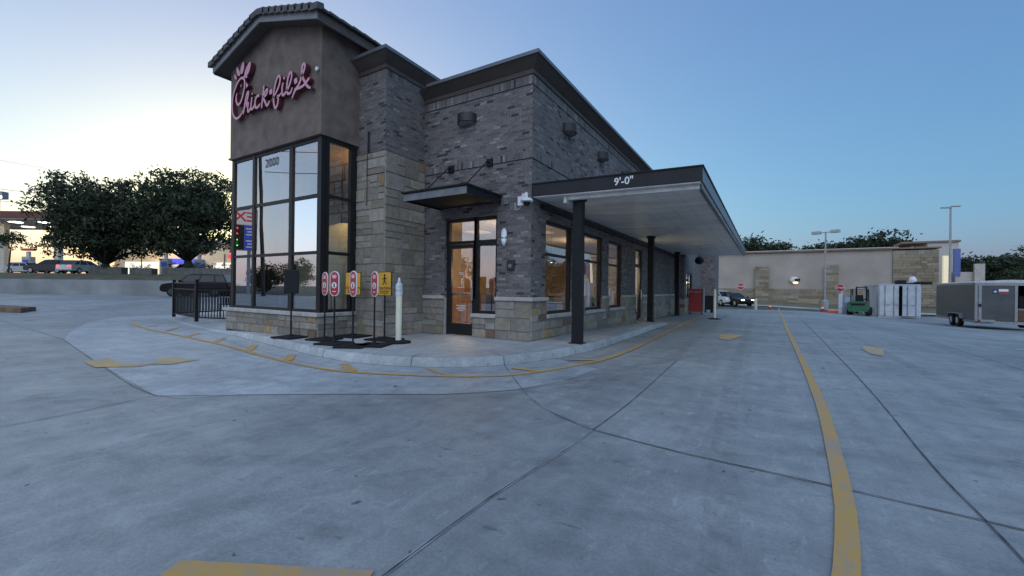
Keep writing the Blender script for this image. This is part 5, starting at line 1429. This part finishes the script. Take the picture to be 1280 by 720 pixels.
st_car(-53.6, 49, 180, 'distant_car', 'dark pickup shape left of the car with red tail lights', 'car', 5.0, 1.9, 1.6, mat('dark_grey_paint', (.03, .03, .033), .4), group='cars at the fuel station')
st_car(-40.3, 52, 175, 'distant_car', 'white car at the pumps between the two oak trunks', 'car', 4.5, 1.8, 1.45, M_whitecar, group='cars at the fuel station')
st_car(-61.0, 53, 5, 'distant_car', 'silver car beside the pumps at the far left', 'car', 4.4, 1.8, 1.45, M_silver, group='cars at the fuel station')

# ------------------------------------------------------------------ east: store, grass, hill
M_storew = mat('store_stucco', (.385, .338, .295), .85, var=.09, scale=.35)
M_storest = mat('store_stone', (.95, .95, .95), .85, var=.12, scale=5, attr='tint')
YW = 75.0
SX0, SX1 = -25.0, 18.9
ZS = -.45
store = thing('store_building', 'long tan windowless store with stone corner and stone pilasters', 'store', (SX1, YW, ZS))
m = MB(); m.box(SX0, SX1 - 4.5, YW, YW + 40, ZS, 7.15); m.build('wall', M_storew, store)
def big_stone(m, mo_, x0, x1, y, z0, z1, seed):
    global STONE_RARE
    ashlar(m, mo_, 'y', y, x0, x1, z0, z1, -1, rowh=(.4, .6, .6), rnd=random.Random(seed))
def far_stone(nm, x0, x1, y, z0, z1, seed, depth):
    m, mo_ = MB(), MB(); rnd = random.Random(seed)
    z = z0
    while z < z1 - .05:
        h = rnd.choice((.3, .45)); h = z1 - z if z1 - z - h < .2 else h; x = x0
        while x < x1 - .05:
            wd = rnd.uniform(.5, 1.5); wd = x1 - x if x1 - x - wd < .3 else wd
            m.tint = rnd.choice([(.34, .28, .20), (.29, .235, .165), (.38, .33, .25), (.30, .26, .21), (.25, .195, .13)])
            m.box(x, x + wd - .02, y - rnd.uniform(.01, .03), y + depth, z, z + h - .02); x += wd
        z += h
    m.tint = None
    return m.build(nm, M_storest, store)
far_stone('stone_corner', SX1 - 4.49, SX1, YW - .15, ZS, 7.0, 3, 2.0)
far_stone('stone_base', SX0, SX1 - 4.6, YW - .14, ZS, 1.75, 5, .12)
far_stone('pilaster', -1.6, .2, YW - .55, ZS, 5.1, 6, .40); far_stone('pilaster', 7.1, 8.6, YW - .55, ZS, 5.2, 7, .40)
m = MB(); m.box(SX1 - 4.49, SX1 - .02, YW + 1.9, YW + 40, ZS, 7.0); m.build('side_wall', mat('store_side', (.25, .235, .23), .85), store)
m = MB(); m.box(SX0, SX1 + .2, YW - .35, YW + 40, 7.16, 7.36); m.build('roof_edge', mat('store_coping', (.22, .15, .12), .6), store)
m = MB(); m.box(SX0, SX1 - 4, YW - .40, YW - .2, 7.37, 7.46); m.build('roof_trim', mat('store_trim', (.6, .58, .55), .5), store)
m = MB(); m.box(20.9, 24.3, YW + 13, YW + 18, ZS, 9.0); m.build('entrance_tower', mat('store_tower', (.50, .47, .43), .8), store)
m = MB(); m.box(18.0, 24.5, YW + 12.8, YW + 18.2, 9.01, 9.3); m.build('entrance_tower_coping', mat('store_coping', (.22, .15, .12), .6), store)
m = MB(); m.box(20.7, 21.35, YW + 5.2, YW + 5.8, ZS, 6.5); m.build('lit_column', emit('lit_column', (.95, .85, .6), .07), store)
m = MB(); m.box(21.7, 22.3, YW + 5.0, YW + 5.6, 3.6, 7.4); m.build('blue_banner', mat('blue_banner', (.12, .16, .42), .6), store)
m = MB(); m.box(22.35, 24.95, YW + 7, YW + 9, ZS, 4.3); m.build('low_wing', mat('store_tower', (.50, .47, .43), .8), store)
m = MB(); m.box(24.1, 25.1, YW + 6.6, YW + 6.98, ZS, 5.4); m.build('wing_pier', mat('store_tower', (.50, .47, .43), .8), store)
wlm = thing('store_wall_light', 'round glowing wall light on the tan store', 'wall light', (3.4, YW, 2.95))
m = MB(); m.ball((3.4, YW - .18, 3.0), .62, .3, .5, 18, 10); m.build('lamp_shade', mat('lamp_white', (.72, .70, .66), .4), wlm, True)
m = MB(); m.ball((3.55, YW - .40, 2.62), .34, .12, .16, 14, 8); m.build('bulb', emit('amber_bulb', (1, .72, .35), .25), wlm, True)
m = MB(); m.box(3.45, 4.1, YW - .56, YW - .45, 2.85, 3.25, .02); m.build('bracket', M_lampbody, wlm)

m = MB()
xs_ = [-60, -30, -10, 0, 8, 16, 24, 32, 45, 70]; ys_ = [(54.05, 0.0, .02), (54.3, .13, .0), (60, .10, 0), (68, .12, 0), (76, .22, 0)]
rows = [[m.v((x_, y_ + max(0, x_ - 6) * .03, gz(x_, 54) + dz_ - .03)) for x_ in xs_] for y_, dz_, q in ys_]
for j, (Aq, Bq) in enumerate(zip(rows, rows[1:])):
    m.mi = 0 if j == 0 else 1
    for i in range(len(xs_) - 1): m.face([Aq[i], Aq[i + 1], Bq[i + 1], Bq[i]])
m.mi = 0
struct(m.build('grass_verge', [M_walk, mat('dry_grass', (.135, .125, .062), .95, var=.3, scale=.8, bump=.5, bscale=9)]))
# the hill behind the store
m = MB()
hx = [-140, -80, -40, 0, 20, 28, 32, 36, 40, 80, 130, 200, 300]; hy = [96, 118, 140, 170, 230, 330]
hh = {96: -1, 118: 1.5, 140: 6, 170: 9, 230: 10, 330: 4}
rows = [[m.v((x_, y_, hh[y_] * (1 - .72 * smooth((x_ - 28) / 12)))) for x_ in hx] for y_ in hy]
for Aq, Bq in zip(rows, rows[1:]):
    for i in range(len(hx) - 1): m.face([Aq[i], Aq[i + 1], Bq[i + 1], Bq[i]])
struct(m.build('hill', mat('hill_scrub', (.06, .065, .035), .95, var=.3, scale=.1), None, True))
# a few tree forms, then copies with turn and size of their own
HG = 'dark trees on the hill behind the store'
protos = [('live_oak', 11, 6.2, 41), ('live_oak', 9, 5.4, 43), ('live_oak', 13, 6.0, 47)]
hill_trees = []
for x_, top_ in ((-15, 10.5), (-11, 11), (-7, 11.2), (-3.2, 11.6), (-.3, 10.8), (3.6, 7.6), (7.5, 7.2), (10.6, 9.2), (13.5, 8.6), (16.2, 9.4), (18.8, 9.8), (21.3, 11), (24.0, 11.8), (26.8, 9.6), (30.0, 7.5), (33, 8.6), (36, 9.0), (38.8, 9.4), (41.6, 9.2), (44.4, 9.8), (47.2, 9.4), (50, 10.2), (53, 10), (56.5, 10.6)):
    k_ = len(hill_trees) % 3
    hill_trees.append((x_, 140 + (len(hill_trees) * 37 % 11) * .5, k_, top_ / protos[k_][1]))
made = {}
ordn = ('first', 'second', 'third', 'fourth', 'fifth', 'sixth', 'seventh', 'eighth', 'ninth', 'tenth', 'eleventh', 'twelfth', 'thirteenth', 'fourteenth')
words = ['dark tree behind the tan store roof, %s from the canopy end of the row' % ordn[i] if i < 14 else 'dark tree on the slope above the trailer, %s from the store corner' % ordn[i - 14] for i in range(24)]
for i, (x_, y_, k, s_) in enumerate(hill_trees):
    nm, H_, R_, sd_ = protos[k]
    zz = 6 * (1 - .72 * smooth((x_ - 28) / 12)) - .6
    if k not in made:
        made[k] = tree(nm, words[i], (x_, y_, zz), H_, R_, 0.6, sd_, 4200, .55, M_leaf, HG, trunk_r=.3, nb=11); made[k].scale = (s_ * 1.25, s_ * 1.25, s_ * 1.06)
    else:
        o = dup(made[k], (x_, y_, zz), random.uniform(0, 6.28), words[i], HG); o.scale = (s_ * 1.25, s_ * 1.2, s_ * 1.06)
# cedar at the right edge
t = thing('cedar_tree', 'dark green cedar at the right edge behind the trailer', 'tree', (24.6, 67.0, -.3))
T = frame_of(t)
m = MB(T); m.tube((0, 0, 0), (0, 0, 8.4), .22, .05); m.build('trunk', M_bark, t)
m = MB(T); rnd = random.Random(12)
leaf_cloud(m, rnd, [(rnd.uniform(-.4, .4) + math.cos(a * 2.4) * (3.4 - a * .26) * .55, math.sin(a * 2.4) * (3.4 - a * .26) * .55, 1.0 + a * .62, 1.75 - a * .11, 1.75 - a * .11, .85) for a in range(12)], 9000, .17)
m.build('crown', M_leaf2, t)

# ------------------------------------------------------------------ east: things in the lot
def stop_sign(x, y, z, h, turn, label):
    t = thing('stop_sign', label, 'stop sign', (x, y, z), turn, 'red stop signs by the store drive'); T = frame_of(t)
    m = MB(T); m.tube((0, .02, 0), (0, .02, h + .25), .03); m.build('pole', M_steel, t)
    def octa(r): return [(r * math.cos(R(22.5 + 45 * i)), h + r * math.sin(R(22.5 + 45 * i))) for i in range(8)]
    m = MB(T); m.prism(octa(.42), -.02, -.012, 'y'); p = m.build('panel', M_swhite, t)
    m = MB(T); m.prism(octa(.385), -.026, -.0205, 'y'); m.build('red_face', mat('stop_red', (.40, .02, .03), .45), p)
    text('lettering', 'STOP', .27, T @ facing((0, -.03, h), (0, -1, 0)), M_swhite, p, .001, True)
stop_sign(-2.7, 56.6, gz(-2.7, 54), 2.15, R(10), 'red stop sign above the white van')
stop_sign(6.7, 57.0, gz(6.7, 54), 2.35, R(-8), 'red stop sign behind the green forklift')
lpz = gz(5.9, 53)
t = thing('lamp_post', 'tall thin lamp pole with two flat heads before the store', 'lamp post', (5.05, 53.4, lpz), R(-30)); T = frame_of(t)
M_pole = mat('grey_pole', (.33, .34, .35), .5, .3)
m = MB(T); m.lathe([(.32, 0), (.32, .95), (.26, 1.0)], (0, 0, 0), 14); m.build('concrete_base', M_walk, t)
m = MB(T); m.tube((0, 0, 1.0), (0, 0, 8.0), .10, .07); m.build('pole', M_pole, t)
m = MB(T); m.box(-.5, .5, -.035, .035, 7.9, 7.97); m.build('arm', M_pole, t)
for s in (-1, 1):
    m = MB(T); m.box(s * .45, s * 1.25, -.2, .2, 7.82, 8.12, .03); m.build('lamp_head', mat('lamp_head_grey', (.42, .43, .44), .5), t)
t = thing('lamp_post', 'taller single lamp pole behind the grey trailer', 'lamp post', (16.7, 62.8, -.3), R(20)); T = frame_of(t)
m = MB(T); m.tube((0, 0, 0), (0, 0, 10.9), .13, .08); m.build('pole', M_pole, t)
m = MB(T); m.box(-.9, .0, -.14, .14, 10.75, 10.87, .02); m.build('lamp_head', M_pole, t); m = MB(T); m.box(.0, .85, -.14, .14, 10.88, 11.0, .02); m.build('lamp_head', M_pole, t)
def cone(x, y, label, h=.7):
    t = thing('traffic_cone', label, 'traffic cone', (x, y, gz(x, y)), .3, 'orange traffic cones'); T = frame_of(t)
    M_or = mat('cone_orange', (.62, .085, .035), .5)
    m = MB(T); m.box(-.2, .2, -.2, .2, 0, .04, .01); m.build('base', M_or, t)
    m = MB(T); m.lathe([(.15, .041), (.03, h)], (0, 0, 0), 14); b = m.build('body', M_or, t, True)
    m = MB(T); k = lambda z: .15 + (.03 - .15) * (z - .04) / (h - .04) + .004; m.lathe([(k(h * .5), h * .5), (k(h * .72), h * .72)], (0, 0, 0), 14); m.build('band', M_swhite, b)
cone(.22, 43.0, 'smaller orange cone close to the yellow lane line', .48); cone(4.0, 44.0, 'larger orange cone beside the lamp pole base', .6)
m = MB(); m.box(4.25, 5.0, 43.5, 43.9, gz(4.6, 44), gz(4.6, 44) + .22, .05); tag(m.build('orange_bag', mat('cone_orange', (.62, .085, .035), .5), None, loc=(4.6, 43.7, gz(4.6, 44))), 'low orange bag lying next to the larger orange cone', 'bag')
m = MB(); m.tube((-.85, 41.8, gz(-.85, 42)), (-.85, 41.8, gz(-.85, 42) + .85), .13, n=12); m.ball((-.85, 41.8, gz(-.85, 42) + .85), .13, .13, .06, 12, 6); tag(m.build('bollard', mat('pale_bollard', (.55, .53, .46), .6), None, loc=(-.85, 41.8, gz(-.85, 42))), 'short pale bollard in front of the black sedan headlight', 'bollard')

# shipping container
GX, GY = 7.55, 43.6
GZ = gz(8.2, 45)
ct = thing('shipping_container', 'pale grey shipping container with one door ajar', 'container', (GX, GY, GZ), R(0)); T = frame_of(ct)
M_cw = mat('container_white', (.50, .53, .55), .5, var=.10, scale=1.5)
M_cg = mat('container_grey', (.40, .44, .49), .5, var=.10, scale=1.5)
Wc, Lc, Hc = 2.44, 6.1, 2.62
m = MB(T)
for i in range(30):
    y0 = Lc * i / 30; y1 = Lc * (i + 1) / 30; d = .0 if i % 2 else .03
    m.box(d, .06, y0, y1, .16, Hc - .10); m.box(Wc - .06, Wc - d, y0, y1, .16, Hc - .10)
m.box(.062, Wc - .062, Lc - .05, Lc, .16, Hc - .1); m.box(.062, Wc - .062, .05, Lc - .052, Hc - .14, Hc - .1); m.box(.062, Wc - .062, .05, Lc - .052, .12, .16)
m.build('corrugated_wall', M_cw, ct)
m = MB(T)
for x_ in (0, Wc - .12): m.box(x_ - .01, x_ + .13, -.02, .08, .02, Hc, .01)
m.box(-.01, Wc + .01, -.018, .08, Hc - .10, Hc + .01); m.box(-.01, Wc + .01, -.018, .08, .02, .15)
m.box(-.012, .07, .081, Lc, Hc - .098, Hc); m.box(-.012, .07, .081, Lc, .02, .155); m.box(Wc - .07, Wc + .012, .081, Lc, Hc - .098, Hc)
m.build('frame', M_cg, ct)
def leaf(x0, x1, hinge_left, ang_, mm):
    w_ = x1 - x0; hx_ = x0 if hinge_left else x1
    Tl = T @ Matrix.Translation((hx_, -.03, 0)) @ Matrix.Rotation(ang_, 4, 'Z')
    s = 1 if hinge_left else -1
    m = MB(Tl); m.box(0, s * w_, -.03, .02, .17, Hc - .11)
    for z in (.55, 1.15, 1.75, 2.2): m.box(s * .04, s * (w_ - .04), -.046, -.031, z - .05, z + .05)
    o = m.build('door', mm, ct)
    m = MB(Tl)
    for k in (.28, .74): m.tube((s * w_ * k, -.075, .12), (s * w_ * k, -.075, Hc - .08), .018, n=7)
    for k in (.28, .74):
        for z in (.3, 1.2, 2.3): m.box(s * w_ * k - .05, s * w_ * k + .05, -.07, -.0465, z, z + .06)
        m.box(s * w_ * k, s * (w_ * k + .3), -.10, -.08, 1.0, 1.03)
    m.build('lock_rod', mat('lock_rod', (.22, .24, .26), .5, .4), o)
leaf(.06, 1.20, True, R(0), M_cw); leaf(1.32, Wc + .02, False, R(14), M_cg)
m = MB(T); m.box(.1, Wc - .1, .9, .95, .17, Hc - .15); m.build('painted_inside_shade', M_pureblack, ct)  # near-black board stands in for the shade inside the container
m = MB(T); m.box(1.15, 1.75, .5, 1.1, Hc + .012, Hc + .34, .03); tag(m.build('black_crate', M_blackmat, None, loc=(GX + 1.4, GY + .8, GZ + Hc)), 'black crate on top of the shipping container', 'crate')
m = MB(T); m.ball((2.35, 1.6, Hc + .34), .25, .25, .32, 14, 8); tag(m.build('white_tank', M_whitepl, None, True, loc=(GX + 2.3, GY + 1.6, GZ + Hc)), 'rounded white tank on top of the shipping container', 'tank')
m = MB(T); rr = random.Random(2)
for i in range(9): x_ = rr.uniform(1.9, 2.9); m.box(x_ - .3, x_ + .3, .2 + i * .11, .3 + i * .11, Hc + .012, Hc + .10 + rr.uniform(0, .12), .01)
tag(m.build('tarp_bundle', M_blackmat, None, loc=(GX + 2.4, GY + .5, GZ + Hc)), 'dark bundle of folded tarps at the container roof corner', 'bundle')
m = MB(T); m.box(.2, 1.0, .3, 1.6, Hc + .012, Hc + .06); tag(m.build('roof_board', M_cg, None, loc=(GX + .6, GY + .9, GZ + Hc)), 'flat pale board lying on the container roof', 'board')

# forklift, seen from behind
fk = thing('forklift', 'green forklift with black overhead guard beside the container', 'forklift', (6.1, 42.3, gz(6.1, 42.3)), R(-14)); T = frame_of(fk)
M_green = mat('forklift_green', (.035, .14, .075), .4, var=.12)
m = MB(T); m.prism([(-.58, .30), (.58, .30), (.66, .55), (.66, .92), (.55, 1.08), (-.55, 1.08), (-.66, .92), (-.66, .55)], -.15, .55, 'y'); m.build('counterweight', M_green, fk)
m = MB(T); m.box(-.56, .56, .551, 1.9, .28, .80, .03); m.box(-.50, .50, .56, 1.1, .801, 1.1, .04); m.build('body', M_green, fk)
m = MB(T); m.box(-.42, .42, -.165, -.152, .80, .96); m.build('grille', M_blackmat, fk)
m = MB(T)
for sx_ in (-.5, .5):
    m.tube((sx_, .45, 1.05), (sx_, .55, 2.05), .035); m.tube((sx_, 1.7, .8), (sx_, 1.35, 2.05), .035); m.tube((sx_, .55, 2.05), (sx_, 1.35, 2.05), .035)
for k in range(6): m.box(-.5, .5, .55 + k * .15, .59 + k * .15, 2.06, 2.09)
m.build('overhead_guard', M_black, fk)
m = MB(T); m.box(-.25, .25, .75, 1.15, 1.101, 1.22, .03); m.box(-.25, .25, .66, .745, 1.10, 1.62, .03); m.build('seat', M_blackmat, fk)
m = MB(T); m.lathe([(.19, 0), (.19, .02)], (0, 1.42, 1.42), 14, 'y'); m.tube((0, 1.44, 1.42), (0, 1.6, .9), .025); m.build('steering_wheel', M_blackmat, fk)
m = MB(T)
for sx_ in (-.32, .32): m.box(sx_ - .05, sx_ + .05, 2.0, 2.14, .08, 2.2)
m.box(-.37, .37, 2.02, 2.12, 2.201, 2.28); m.box(-.37, .37, 2.02, 2.12, 1.2, 1.28); m.build('mast', M_black, fk)
for sx_ in (-.25, .25):
    m = MB(T); m.box(sx_ - .05, sx_ + .05, 2.16, 3.2, .08, .12); m.box(sx_ - .05, sx_ + .05, 2.141, 2.2, .121, .6); m.build('fork', M_black, fk)
for sx_ in (-.56, .56):
    for yy, rw in ((.25, .27), (1.65, .33)):
        m = MB(T); m.lathe([(rw - .03, -.12), (rw, -.09), (rw, .09), (rw - .03, .12)], (sx_ + (.02 if sx_ > 0 else -.02), yy, rw), 16, 'x'); m.build('wheel', M_rubber, fk)
for sx_ in (-.45, .45):
    m = MB(T); m.box(sx_ - .06, sx_ + .06, -.165, -.151, .98, 1.05); m.build('tail_light', mat('tail_red', (.25, .02, .02), .3), fk)
ib = thing('metal_locker', 'grey locker with white end panel left of the forklift', 'locker', (5.35, 43.8, gz(5.35, 43.8)), R(-10)); T = frame_of(ib)
m = MB(T); m.box(.0, .7, -.4, .4, .1, 1.55, .02); m.build('body', mat('locker_grey', (.23, .27, .33), .5), ib)
m = MB(T); m.box(-.28, -.01, -.42, .42, .02, 1.66, .03); m.build('end_panel', mat('locker_white', (.55, .60, .64), .45), ib)
m = MB(T); m.box(.12, .6, -.425, -.401, .95, 1.4); m.build('door_panel', mat('locker_pale', (.34, .42, .54), .5), ib)
m = MB(T); m.tube((-.1, 0, 1.661), (-.1, 0, 1.86), .10); m.build('vent_cap', mat('vent_tan', (.45, .40, .33), .6), ib)

# enclosed trailer
TXo, TYo = 8.78, 29.6
tz = gz(9.2, 30.2)
tr = thing('cargo_trailer', 'dark grey enclosed trailer with rear door open and flag decal', 'trailer', (TXo, TYo, tz), 0); T = frame_of(tr)
M_tg = mat('trailer_grey', (.075, .078, .08), .42, .15, var=.12, scale=1.2)
M_alu = mat('aluminium_trim', (.27, .285, .30), .4, .5, var=.08)
Wt, Lt, z0, z1 = 2.5, 5.6, .42, 2.28
m = MB(T); m.box(0, .05, 0.06, Lt, z0, z1); m.box(Wt - .05, Wt, .06, Lt, z0, z1); m.box(.051, Wt - .051, Lt - .05, Lt, z0, z1); m.build('side_wall', M_tg, tr)
m = MB(T); n = 8
m.prism([(-.03, z1 + .001)] + [(-.03 + (Wt + .06) * i / n, z1 + .04 + .11 * math.sin(math.pi * i / n)) for i in range(n + 1)] + [(Wt + .03, z1 + .001)], -.02, Lt + .03, 'y'); m.build('roof', mat('trailer_roof', (.50, .52, .54), .4, .2), tr)
m = MB(T)
m.box(-.012, .09, -.01, .059, z0, z1); m.box(Wt - .09, Wt + .012, -.01, .059, z0, z1); m.box(.091, Wt - .091, -.008, .058, z1 - .13, z1); m.box(-.012, Wt + .012, -.03, .08, z0 - .14, z0 - .002)
m.box(-.014, .03, .081, Lt, z0 - .12, z0 - .001); m.box(-.014, .0, .1, Lt, z1 - .08, z1 - .002)
m.build('frame', M_alu, tr)
m = MB(T); m.box(.06, Wt - .06, .09, Lt - .06, z0 - .05, z0 - .003); m.build('floor', mat('plywood', (.2, .15, .1), .8), tr)
# left rear leaf closed, right leaf swung out of sight to the right
m = MB(T); m.box(.21, 1.30, -.035, .0, z0 + .02, z1 - .14); dl_ = m.build('rear_door', mat('trailer_door', (.066, .073, .079), .42, .15, var=.12, scale=2), tr)
m = MB(T); m.box(.10, .205, -.045, .0, z0 + .01, z1 - .135); m.build('door_post', M_alu, tr); m = MB(T); m.box(1.305, 1.40, -.05, .0, z0 + .01, z1 - .135); m.build('door_post', M_alu, tr)
m = MB(T); m.box(.11, .19, -.075, -.046, 1.1, 1.25); m.build('latch', M_black, tr)
m = MB(T); m.quad((.78, -.039, 1.86), (1.10, -.039, 1.86), (1.10, -.039, 1.98), (.78, -.039, 1.98)); fl = m.build('flag_white', M_swhite, dl_)
m = MB(T); m.quad((.78, -.039, 1.74), (1.10, -.039, 1.74), (1.10, -.039, 1.858), (.78, -.039, 1.858)); m.build('flag_red', mat('flag_red', (.28, .05, .06), .6), dl_)
m = MB(T); m.quad((.55, -.039, 1.74), (.778, -.039, 1.74), (.778, -.039, 1.98), (.55, -.039, 1.98)); m.build('flag_blue', mat('flag_blue', (.03, .045, .10), .6), dl_)
m = MB(T)
sv_ = [(.664 + (.07 if i % 2 == 0 else .028) * math.sin(math.pi * i / 5), 1.86 + (.07 if i % 2 == 0 else .028) * math.cos(math.pi * i / 5)) for i in range(10)]
m.prism(sv_, -.042, -.0405, 'y'); m.build('flag_star', M_swhite, dl_)
Tl = T @ Matrix.Translation((Wt, -.03, 0)) @ Matrix.Rotation(R(118), 4, 'Z')
m = MB(Tl); m.box(-1.08, 0, -.035, 0, z0 + .02, z1 - .14); m.build('rear_door', mat('trailer_door'  , (.062, .075, .085)), tr)
for yy in (1.9, 2.75):
    for xx in (.0, Wt):
        m = MB(T); m.lathe([(.30, -.10), (.33, -.07), (.33, .07), (.30, .10)], (xx + (-.02 if xx == 0 else .02), yy, .33), 18, 'x'); o = m.build('wheel', M_rubber, tr)
        m = MB(T); m.lathe([(.17, -.106), (.15, -.09), (.15, .09), (.17, .106)], (xx + (-.02 if xx == 0 else .02), yy, .33), 12, 'x'); m.build('rim', M_rim, o)
m = MB(T)
for xx, s in ((-.16, 1), (Wt + .16, -1)):
    m.prism([(1.35, .45), (1.55, .72), (3.1, .72), (3.3, .45), (3.25, .45), (3.07, .68), (1.58, .68), (1.4, .45)], xx, xx + s * .16, 'x')
m.build('fender', M_alu, tr)
m = MB(T); m.path([(.5, Lt, .35), (Wt / 2, Lt + 1.3, .4)], .05); m.path([(Wt - .5, Lt, .35), (Wt / 2, Lt + 1.3, .4)], .05); m.build('hitch', M_black, tr)
for xx in (.05, Wt - .05):
    m = MB(T); m.box(xx - .07, xx + .07, -.045, -.031, z0 - .11, z0 - .03); m.build('tail_light', mat('tail_red', (.25, .02, .02), .3), tr)
m = MB(T); m.box(.12, .62, -.22, -.04, z0 - .05, z0 + .06, .01); m.build('step', M_alu, tr)
rr = random.Random(31)
for i, lab in enumerate(('brown box stacked low inside the open trailer', 'pale bag sitting inside the open trailer', 'dark crate high inside the open trailer', 'grey box deep inside the open trailer', 'reddish bundle inside the open trailer')):
    cx_ = 1.62 + .16 * i; cz_ = (.0, .12, .62, .40, .30)[i]; yq = .25 + .45 * (i % 3)
    m = MB(T @ Matrix.Translation((cx_, yq, z0 + (0 if i < 2 else 0))) @ Matrix.Rotation(rr.uniform(-.3, .3), 4, 'Z'))
    hgt = (.55, .62, 1.25, .9, .75)[i]
    m.box(-.14, .14, -.16, .16, 0, hgt, .03)
    tag(m.build('cargo_box', mat('cargo_%s' % 'abcde'[i], ((.12, .08, .05), (.35, .34, .33), (.03, .03, .03), (.14, .14, .15), (.18, .06, .05))[i], .7), None, loc=(TXo + cx_, TYo + yq, tz + z0)), lab, 'box', 'cargo inside the open trailer')

# ------------------------------------------------------------------ utility lines and the street behind the camera (seen mirrored in the glass)
def utility_pole(x, y, h, lean, label, arm=True):
    t = thing('utility_pole', label, 'utility pole', (x, y, gz(x, y) - .1), lean, 'wooden utility poles along the street'); T = frame_of(t)
    m = MB(T); m.tube((0, 0, 0), (.012 * h * 3, 0, h), .17, .11, 10); m.build('pole', M_bark, t)
    m = MB(T); m.box(-1.1 + .036 * h, 1.1 + .036 * h, -.06, .06, h - .9, h - .78); m.build('crossarm', M_bark, t)
    return t
def wire(a, b, sag, label, group, r=.018):
    a, b = Vector(a), Vector(b); pts = []
    for i in range(17):
        t_ = i / 16; p = a.lerp(b, t_); p.z -= sag * 4 * t_ * (1 - t_); pts.append(tuple(p))
    m = MB(); m.path(pts, r, 5)
    return tag(m.build('power_line', M_blackmat, None, loc=tuple(a)), label, 'power line', group)
pA, pB = street(-98, 66), street(-14, 92)
utility_pole(pA[0], pA[1], 22, 0, 'utility pole beyond the fuel station at far left'); utility_pole(pB[0], pB[1], 14, 0, 'utility pole beyond the station behind the restaurant')
wire((pA[0], pA[1], 23.5), (pB[0], pB[1], 13.6), .8, 'uppermost faint power line crossing the sky at left', 'power lines in the sky', .02)
wire((pA[0], pA[1], 18.0), (pB[0], pB[1], 12.6), .7, 'middle power line running down to the oak crown', 'power lines in the sky', .035)
wire((pA[0], pA[1], 15.8), (pB[0], pB[1], 11.9), .7, 'lowest power line running down to the oak crown', 'power lines in the sky', .035)
utility_pole(-37.5, -8.5, 15.5, 2.5, 'leaning utility pole across the street, mirrored in the tower glass'); utility_pole(12, -20, 13, 0, 'utility pole across the street behind the camera')
for z, lab in ((12.6, 'top power line across the street, mirrored in the glass'), (11.4, 'middle power line across the street, mirrored in the glass'), (9.6, 'bottom power line across the street, mirrored in the glass')):
    wire((-37.5, -8.5, z + 1.6), (12, -20, z - .6), .9, lab, 'power lines across the street', .03)
ps = thing('pylon_sign', 'lit fuel price sign mirrored in the tower window', 'pylon sign', (-45.7, -9.2, 0), R(117)); T = frame_of(ps)
m = MB(T); m.box(-2.65, 2.65, -.3, .3, 4.8, 8.95, .03); m.build('cabinet', mat('sign_cabinet', (.5, .5, .5), .5), ps)
for x_ in (-1.9, 1.9):
    m = MB(T); m.box(x_ - .18, x_ + .18, -.2, .2, 0, 4.8); m.build('post', mat('sign_cabinet', (.5, .5, .5), .5), ps)
m = MB(T); m.box(-2.58, 2.58, -.32, -.301, 7.35, 8.88); m.build('white_panel', emit('sign_lit_white', (.9, .9, .92), .05), ps)
for z_ in (4.88, 6.12):
    m = MB(T); m.box(-2.58, -1.5, -.32, -.301, z_, z_ + 1.16); bp_ = m.build('blue_panel', emit('sign_lit_blue', (.03, .06, .5), .10), ps)
    m = MB(T)
    for q_ in range(3): m.box(-2.5 + .1 * q_, -1.62 - .12 * (q_ % 2), -.327, -.321, z_ + .2 + .3 * q_, z_ + .32 + .3 * q_)
    m.build('white_print', emit('sign_lit_white', (.9, .9, .92), .12), bp_)
m = MB(T); m.box(-1.46, 2.58, -.32, -.301, 4.88, 7.28); m.build('price_panel', mat('price_black', (.012, .012, .012), .4), ps)
text('lettering', 'EXXON', 1.32, T @ facing((0, -.325, 8.1), (0, -1, 0)), emit('sign_lit_red', (.8, .02, .05), .06), ps, .002, True)
text('red_price', '2.899', 1.0, T @ facing((0.1, -.33, 6.7), (0, -1, 0)), emit('price_red', (1, .05, .06), .4), ps, .002, True)
text('green_price', '3.199', 1.0, T @ facing((0.1, -.33, 5.5), (0, -1, 0)), emit('price_green', (.1, 1, .15), .35), ps, .002, True)
for i, (x_, y_, s_, lab) in enumerate(((-31, -20, .75, 'rounded street tree mirrored low in the tower glass'), (-22, -28, .62, 'smaller street tree across the road behind the camera'), (14, -34, .9, 'broad street tree across the road behind the camera'), (-62, -22, .6, 'street tree mirrored at the left of the tower glass'), (-56, -33, .55, 'street tree mirrored left of centre in the tower glass'), (-47, -38, .6, 'street tree mirrored at the middle of the tower glass'), (-42, -31, .5, 'low street tree mirrored right of the price sign'), (-36, -42, .7, 'street tree mirrored at the right of the tower glass'), (-74, -34, .75, 'far street tree mirrored behind the price sign'), (-25, -44, .7, 'far street tree mirrored in the entrance door'))):
    o = dup(made[i % 3], (x_, y_, 0), i * 1.3, lab, 'street trees across the road'); o.scale = (s_ * .72,) * 3
for i, (x_, y_, r_) in enumerate(((-19, -25, 20), (-26, -27, 200))):
    car('passing_car', ('red lit car', 'dark car with tail lights')[i] + ' on the road mirrored in the glass', 'car', x_, y_, 0, R(r_ - 20), 4.5, 1.8, 1.45, (M_silver, M_blackcar)[i], group='cars on the road behind the camera', tail=True, detail=False)
